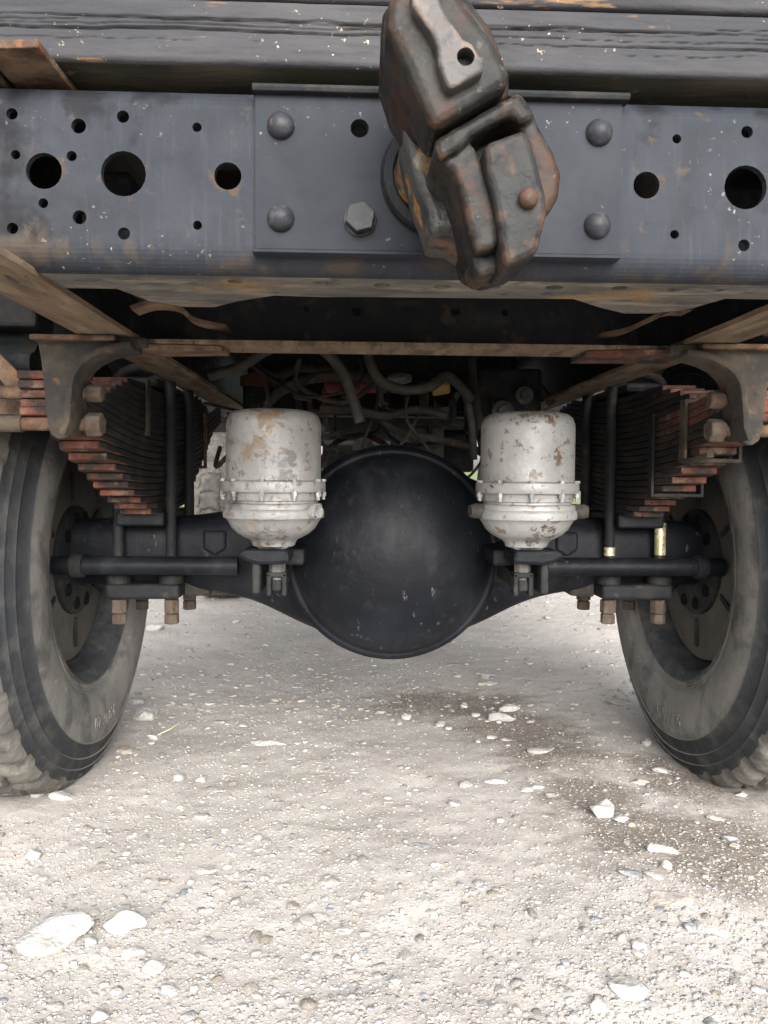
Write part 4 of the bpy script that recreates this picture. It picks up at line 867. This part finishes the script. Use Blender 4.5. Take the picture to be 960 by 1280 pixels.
cut = build(MB().tube([(bx, -1.25, bz), (bx, -1.184, bz)], .0062, 24), 'cutter', 'hole_black'); md = br.modifiers.new('c', 'BOOLEAN'); md.object = cut; md.operation = 'DIFFERENCE'; md.solver = 'EXACT'
dg = bpy.context.evaluated_depsgraph_get(); me = bpy.data.meshes.new_from_object(br.evaluated_get(dg)); br.modifiers.clear(); br.data = me; me.name = 'lock_bar'; bpy.data.objects.remove(cut)
LJB = [(-0.0216, 0.9224), (0.0462, 0.9627), (0.0567, 0.9477), (0.0615, 0.9352), (0.0739, 0.9156), (0.0798, 0.8985), (0.0773, 0.8794), (0.0646, 0.8609), (0.0575, 0.8370), (0.0314, 0.8293), (0.0127, 0.8371), (0.0011, 0.8796), (-0.0094, 0.9011), (-0.0187, 0.9099)]
LJT = [(-0.0256, 0.9078), (0.0384, 0.9455), (0.0417, 0.9368), (0.0483, 0.9302), (0.0504, 0.9244), (0.0388, 0.9190), (0.0326, 0.9261), (0.0162, 0.9184), (0.0024, 0.9097), (-0.0061, 0.9002), (-0.0208, 0.8914), (-0.0248, 0.8997)]
LJL = [(-0.0201, 0.8938), (-0.0053, 0.9027), (0.0025, 0.9106), (0.0123, 0.8928), (0.0205, 0.8758), (0.0269, 0.8587), (0.0275, 0.8397), (0.0238, 0.8301), (0.0079, 0.8272), (0.0024, 0.8409), (-0.0032, 0.8667), (-0.0104, 0.8854)]
LJR = [(0.0365, 0.9276), (0.0518, 0.9271), (0.0597, 0.9128), (0.0669, 0.9000), (0.0718, 0.8864), (0.0701, 0.8699), (0.0641, 0.8594), (0.0554, 0.8506), (0.0523, 0.8730), (0.0448, 0.9038)]
lj = hk('lower_jaw', 'hook', hook, [(LJB, -1.135, -1.03, 1.0), (LJT, -1.172, -1.095, 1.0), (LJL, -1.166, -1.095, 1.0), (LJR, -1.166, -1.095, 1.0)], bevel=.005, relax=3)
LEV = [(0.0099, 0.8997), (0.0150, 0.9040), (0.0372, 0.9125), (0.0427, 0.9120), (0.0454, 0.9039), (0.0514, 0.8847), (0.0569, 0.8663), (0.0580, 0.8528), (0.0523, 0.8273), (0.0498, 0.8231), (0.0275, 0.8116), (0.0250, 0.8235), (0.0227, 0.8403), (0.0181, 0.8621), (0.0118, 0.8838)]
lv = hk('latch_lever', 'lever', lj, [(LEV, -1.180, -1.11, 1.0)], bevel=.005, relax=2)
(px_, pz_) = [(0.0429, 0.8617)][0]
build(MB().lathe([(0, -1.189), (.0045, -1.1886), (.0068, -1.186), (.0074, -1.182), (.0074, -1.15)], 20, 'y', (px_, 0, pz_)), 'latch_pin', 'lever', lv, smooth='all')
TIP = [(0.0068, 0.8273), (0.0104, 0.8328), (0.0212, 0.8383), (0.0306, 0.8411), (0.0327, 0.8198), (0.0179, 0.8142), (0.0137, 0.8128), (0.0091, 0.8194)]
hk('latch_tip', 'lever', lj, [(TIP, -1.150, -1.10, 1.0)], bevel=.004)
NK = [(-0.0444, 0.9559), (-0.0453, 0.9445), (-0.0413, 0.9275), (-0.0353, 0.9067), (-0.0253, 0.8802), (-0.0212, 0.8592), (-0.0016, 0.8576), (0.0142, 0.8473), (0.0219, 0.8619), (0.0368, 0.9198), (0.0363, 0.9579), (-0.0163, 0.9566)]
NB = [(.042*math.cos(2*math.pi*k/20)-.004, .953+.042*math.sin(2*math.pi*k/20)) for k in range(20)]
nk = hk('shank', 'hook_rust', hook, [(NK, -1.10, -1.03, .95), (NB, -1.06, -.975, .95)], bevel=.006, relax=5, disp=(.002, 40))
build(MB().lathe([(.0565, YB-.0077), (.0575, YB-.013), (.054, YB-.020), (.046, YB-.021), (.040, YB-.016), (.030, YB-.0077)], 48, 'y', (-.002, 0, .953)), 'collar', 'dark_steel', hook, smooth=True)

# ---- hoses, pipes and brackets under the bed
def hose(pts, r, mt='hose', nm='hose'): return build(MB().tube(spline(pts, 8), r, 12), nm, mt, T, smooth='all')
h_ = hose([(-0.391, -0.100, 0.869), (-0.324, -0.120, 0.887), (-0.261, -0.160, 0.916), (-0.211, -0.180, 0.925), (-0.157, -0.200, 0.916), (-0.113, -0.200, 0.875), (-0.089, -0.200, 0.820), (-0.073, -0.200, 0.767)], .011); h_['label'] = 'thick dusty rubber hose arching over'
hose([(-0.060, -0.100, 0.949), (-0.053, -0.100, 0.907), (-0.030, -0.100, 0.865), (0.021, -0.100, 0.845), (0.081, -0.100, 0.854), (0.118, -0.080, 0.878), (0.175, -0.050, 0.830)], .011)
hose([(-0.300, 0.100, 0.824), (-0.258, 0.100, 0.863), (-0.195, 0.100, 0.890), (-0.110, 0.100, 0.899), (-0.033, 0.120, 0.898)], [.013]*33, 'bracket', 'pipe')
hose([(0.212, 0.200, 0.976), (0.218, 0.150, 0.850), (0.227, 0.100, 0.730), (0.233, 0.000, 0.672)], .012)
hose([(-0.033, 0.100, 0.804), (0.025, 0.100, 0.767), (0.102, 0.100, 0.752), (0.199, 0.100, 0.730), (0.258, 0.100, 0.692)], .009, 'bracket', 'pipe')
hose([(-0.174, 0.050, 0.805), (-0.090, 0.050, 0.815), (-0.015, 0.050, 0.801), (0.059, 0.050, 0.816), (0.134, 0.050, 0.802)], .010)
hose([(0.127, 0.000, 0.892), (0.164, 0.000, 0.853), (0.183, 0.000, 0.780), (0.188, 0.000, 0.699)], .009)
hose([(-0.386, 0.300, 0.984), (-0.323, 0.300, 0.933), (-0.277, 0.300, 0.927), (-0.227, 0.300, 0.944), (-0.113, 0.300, 0.942)], .012)
hose([(0.253, 0.200, 0.896), (0.314, 0.200, 0.917), (0.376, 0.200, 0.897), (0.418, 0.200, 0.847)], .010)
rb = build(MB().tube([(-0.173, 0.500, 0.923), (0.047, 0.500, 0.925)], .022, 20), 'cross_pipe', 'red', T, smooth=True); rb['label'] = 'faded red cross pipe'
build(MB().tube([(0.091, 0.000, 0.863), (0.131, 0.000, 0.867)], [.022, .019], 8), 'hose_fitting', 'yellow', T, bevel=.004)
build(MB().tube([(0.004, 0.300, 0.918), (0.036, 0.300, 0.920), (0.066, 0.300, 0.921)], [.012, .017, .01], 14), 'pipe_elbow', 'alu', T, smooth=True)
build(MB().prism([(0.0752, 0.8295), (0.1604, 0.8385), (0.1722, 0.8749), (0.1845, 0.8710), (0.1646, 0.8304), (0.0793, 0.8215)], 'y', .2, .28), 'angle_bracket', 'grey_part', T)
build(MB().prism([(-0.3859, 0.9215), (-0.3231, 0.9390), (-0.2685, 0.9229), (-0.2916, 0.8492), (-0.3231, 0.8384), (-0.3063, 0.8931), (-0.3860, 0.8964)], 'y', .3, .36), 'bracket_plate', 'leaf_red', T)
build(MB().box(-.38, -.24, .30, .50, .75, .90), 'valve_box', 'dark_steel', T, bevel=.01)
build(MB().box(.22, .38, .15, .40, .78, .93), 'valve_box', 'dark_steel', T, bevel=.01)
build(MB().box(.13, .27, .52, .62, .675, .80), 'valve_box', 'dark_steel', T, bevel=.01)
build(MB().box(.02, .16, .35, .50, .70, .80), 'valve_box', 'grey_part', T, bevel=.01)
for k, (x, y, z, r) in enumerate(((-.30, .28, .80, .03), (.28, .13, .82, .028), (.10, .33, .76, .024), (.33, .12, .86, .022), (-.06, .4, .74, .03))):
    build(MB().tube([(x, y, z), (x, y+.06, z)], [r, r*.9], 14).tube([(x, y-.02, z), (x, y, z)], r*.55, 6), 'valve_cap', 'grey_part', T, smooth=True)
build(MB().tube([(-0.163, 0.020, 0.811), (-0.117, 0.020, 0.812)], .011, 10).box(*[q for a, b in zip((-.165, -.02, .752), (-.150, .02, .775)) for q in (a, b)]), 'line_clamp', 'bracket', T)
rc = random.Random(21)
for k in range(18):
    x0_ = rc.uniform(-.33, .33); x1_ = x0_+rc.uniform(-.25, .25); y_ = rc.uniform(-.12, .55); z0_ = rc.uniform(.76, .90); z1_ = z0_+rc.uniform(-.12, .05)
    mid_ = Vector(((x0_+x1_)/2+rc.uniform(-.05, .05), y_+rc.uniform(-.06, .06), min(z0_, z1_)-rc.uniform(.0, .05)))
    hose([(x0_, y_, z0_+.06), (x0_, y_, z0_), mid_, (x1_, y_+rc.uniform(-.05, .1), z1_)], rc.uniform(.003, .0065), rc.choice(['hose', 'dark_steel', 'dark_steel', 'bracket']), 'brake_line')
for k in range(12):
    x_ = rc.uniform(-.34, .34); y_ = rc.uniform(.0, .5); z_ = rc.uniform(.74, .86); a_ = rc.uniform(.02, .05); b_ = rc.uniform(.012, .03)
    build(MB().prism([(x_, z_), (x_+a_, z_-.006), (x_+a_, z_+.006), (x_+.012, z_+.01), (x_+.01, z_+b_+.04), (x_-.002, z_+b_+.04)], 'y', y_, y_+rc.uniform(.02, .06)), 'line_bracket', rc.choice(['grey_part', 'dark_steel', 'bracket', 'rusty']), T, bevel=.002)
# air tanks and drive line ahead of the axle
build(MB().lathe([(0, -.36), (.06, -.355), (.10, -.33), (.115, -.29), (.115, .29), (.10, .33), (.06, .355), (0, .36)], 32, 'x', (0, .95, .90)), 'air_tank', 'dark_steel', T, smooth=True)
build(MB().tube([(0, .22, .52), (0, .45, .55)], [.12, .07], 24).tube([(0, .45, .55), (0, 1.9, .68)], .045, 20), 'drive_shaft', 'dark_steel', T, smooth=True)
build(MB().lathe([(.11, -.02), (.125, 0), (.11, .02)], 20, 'y', (-.07, .45, .66)), 'brake_drum', 'leaf_red', T, smooth=True)
build(MB().box(-.24, .24, 1.95, 3.3, .62, 1.08), 'gearbox', 'dark_steel', T, bevel=.05, seg=3)
build(MB().box(.53, .92, .80, 1.6, .72, 1.16), 'fuel_tank', 'dark_steel', T, bevel=.06, seg=3)
build(MB().box(-.82, -.50, .9, 1.5, .84, 1.14), 'battery_box', 'dark_steel', T, bevel=.02)
# cab
cab = build(MB().prism([(2.5, 1.06), (2.5, 2.35), (3.5, 2.35), (3.75, 1.75), (4.45, 1.65), (4.5, 1.06)], 'x', -1.05, 1.05), 'cab', 'cab', T, bevel=.06, seg=3)
build(MB().box(-.7, .7, 2.485, 2.51, 1.6, 2.15), 'rear_window', 'glass', cab)
for s in (-1, 1): build(MB().box(min(s*.62, s*1.12), max(s*.62, s*1.12), 2.08, 3.2, 1.03, 1.055), 'mudguard', 'cab', cab, bevel=.01)
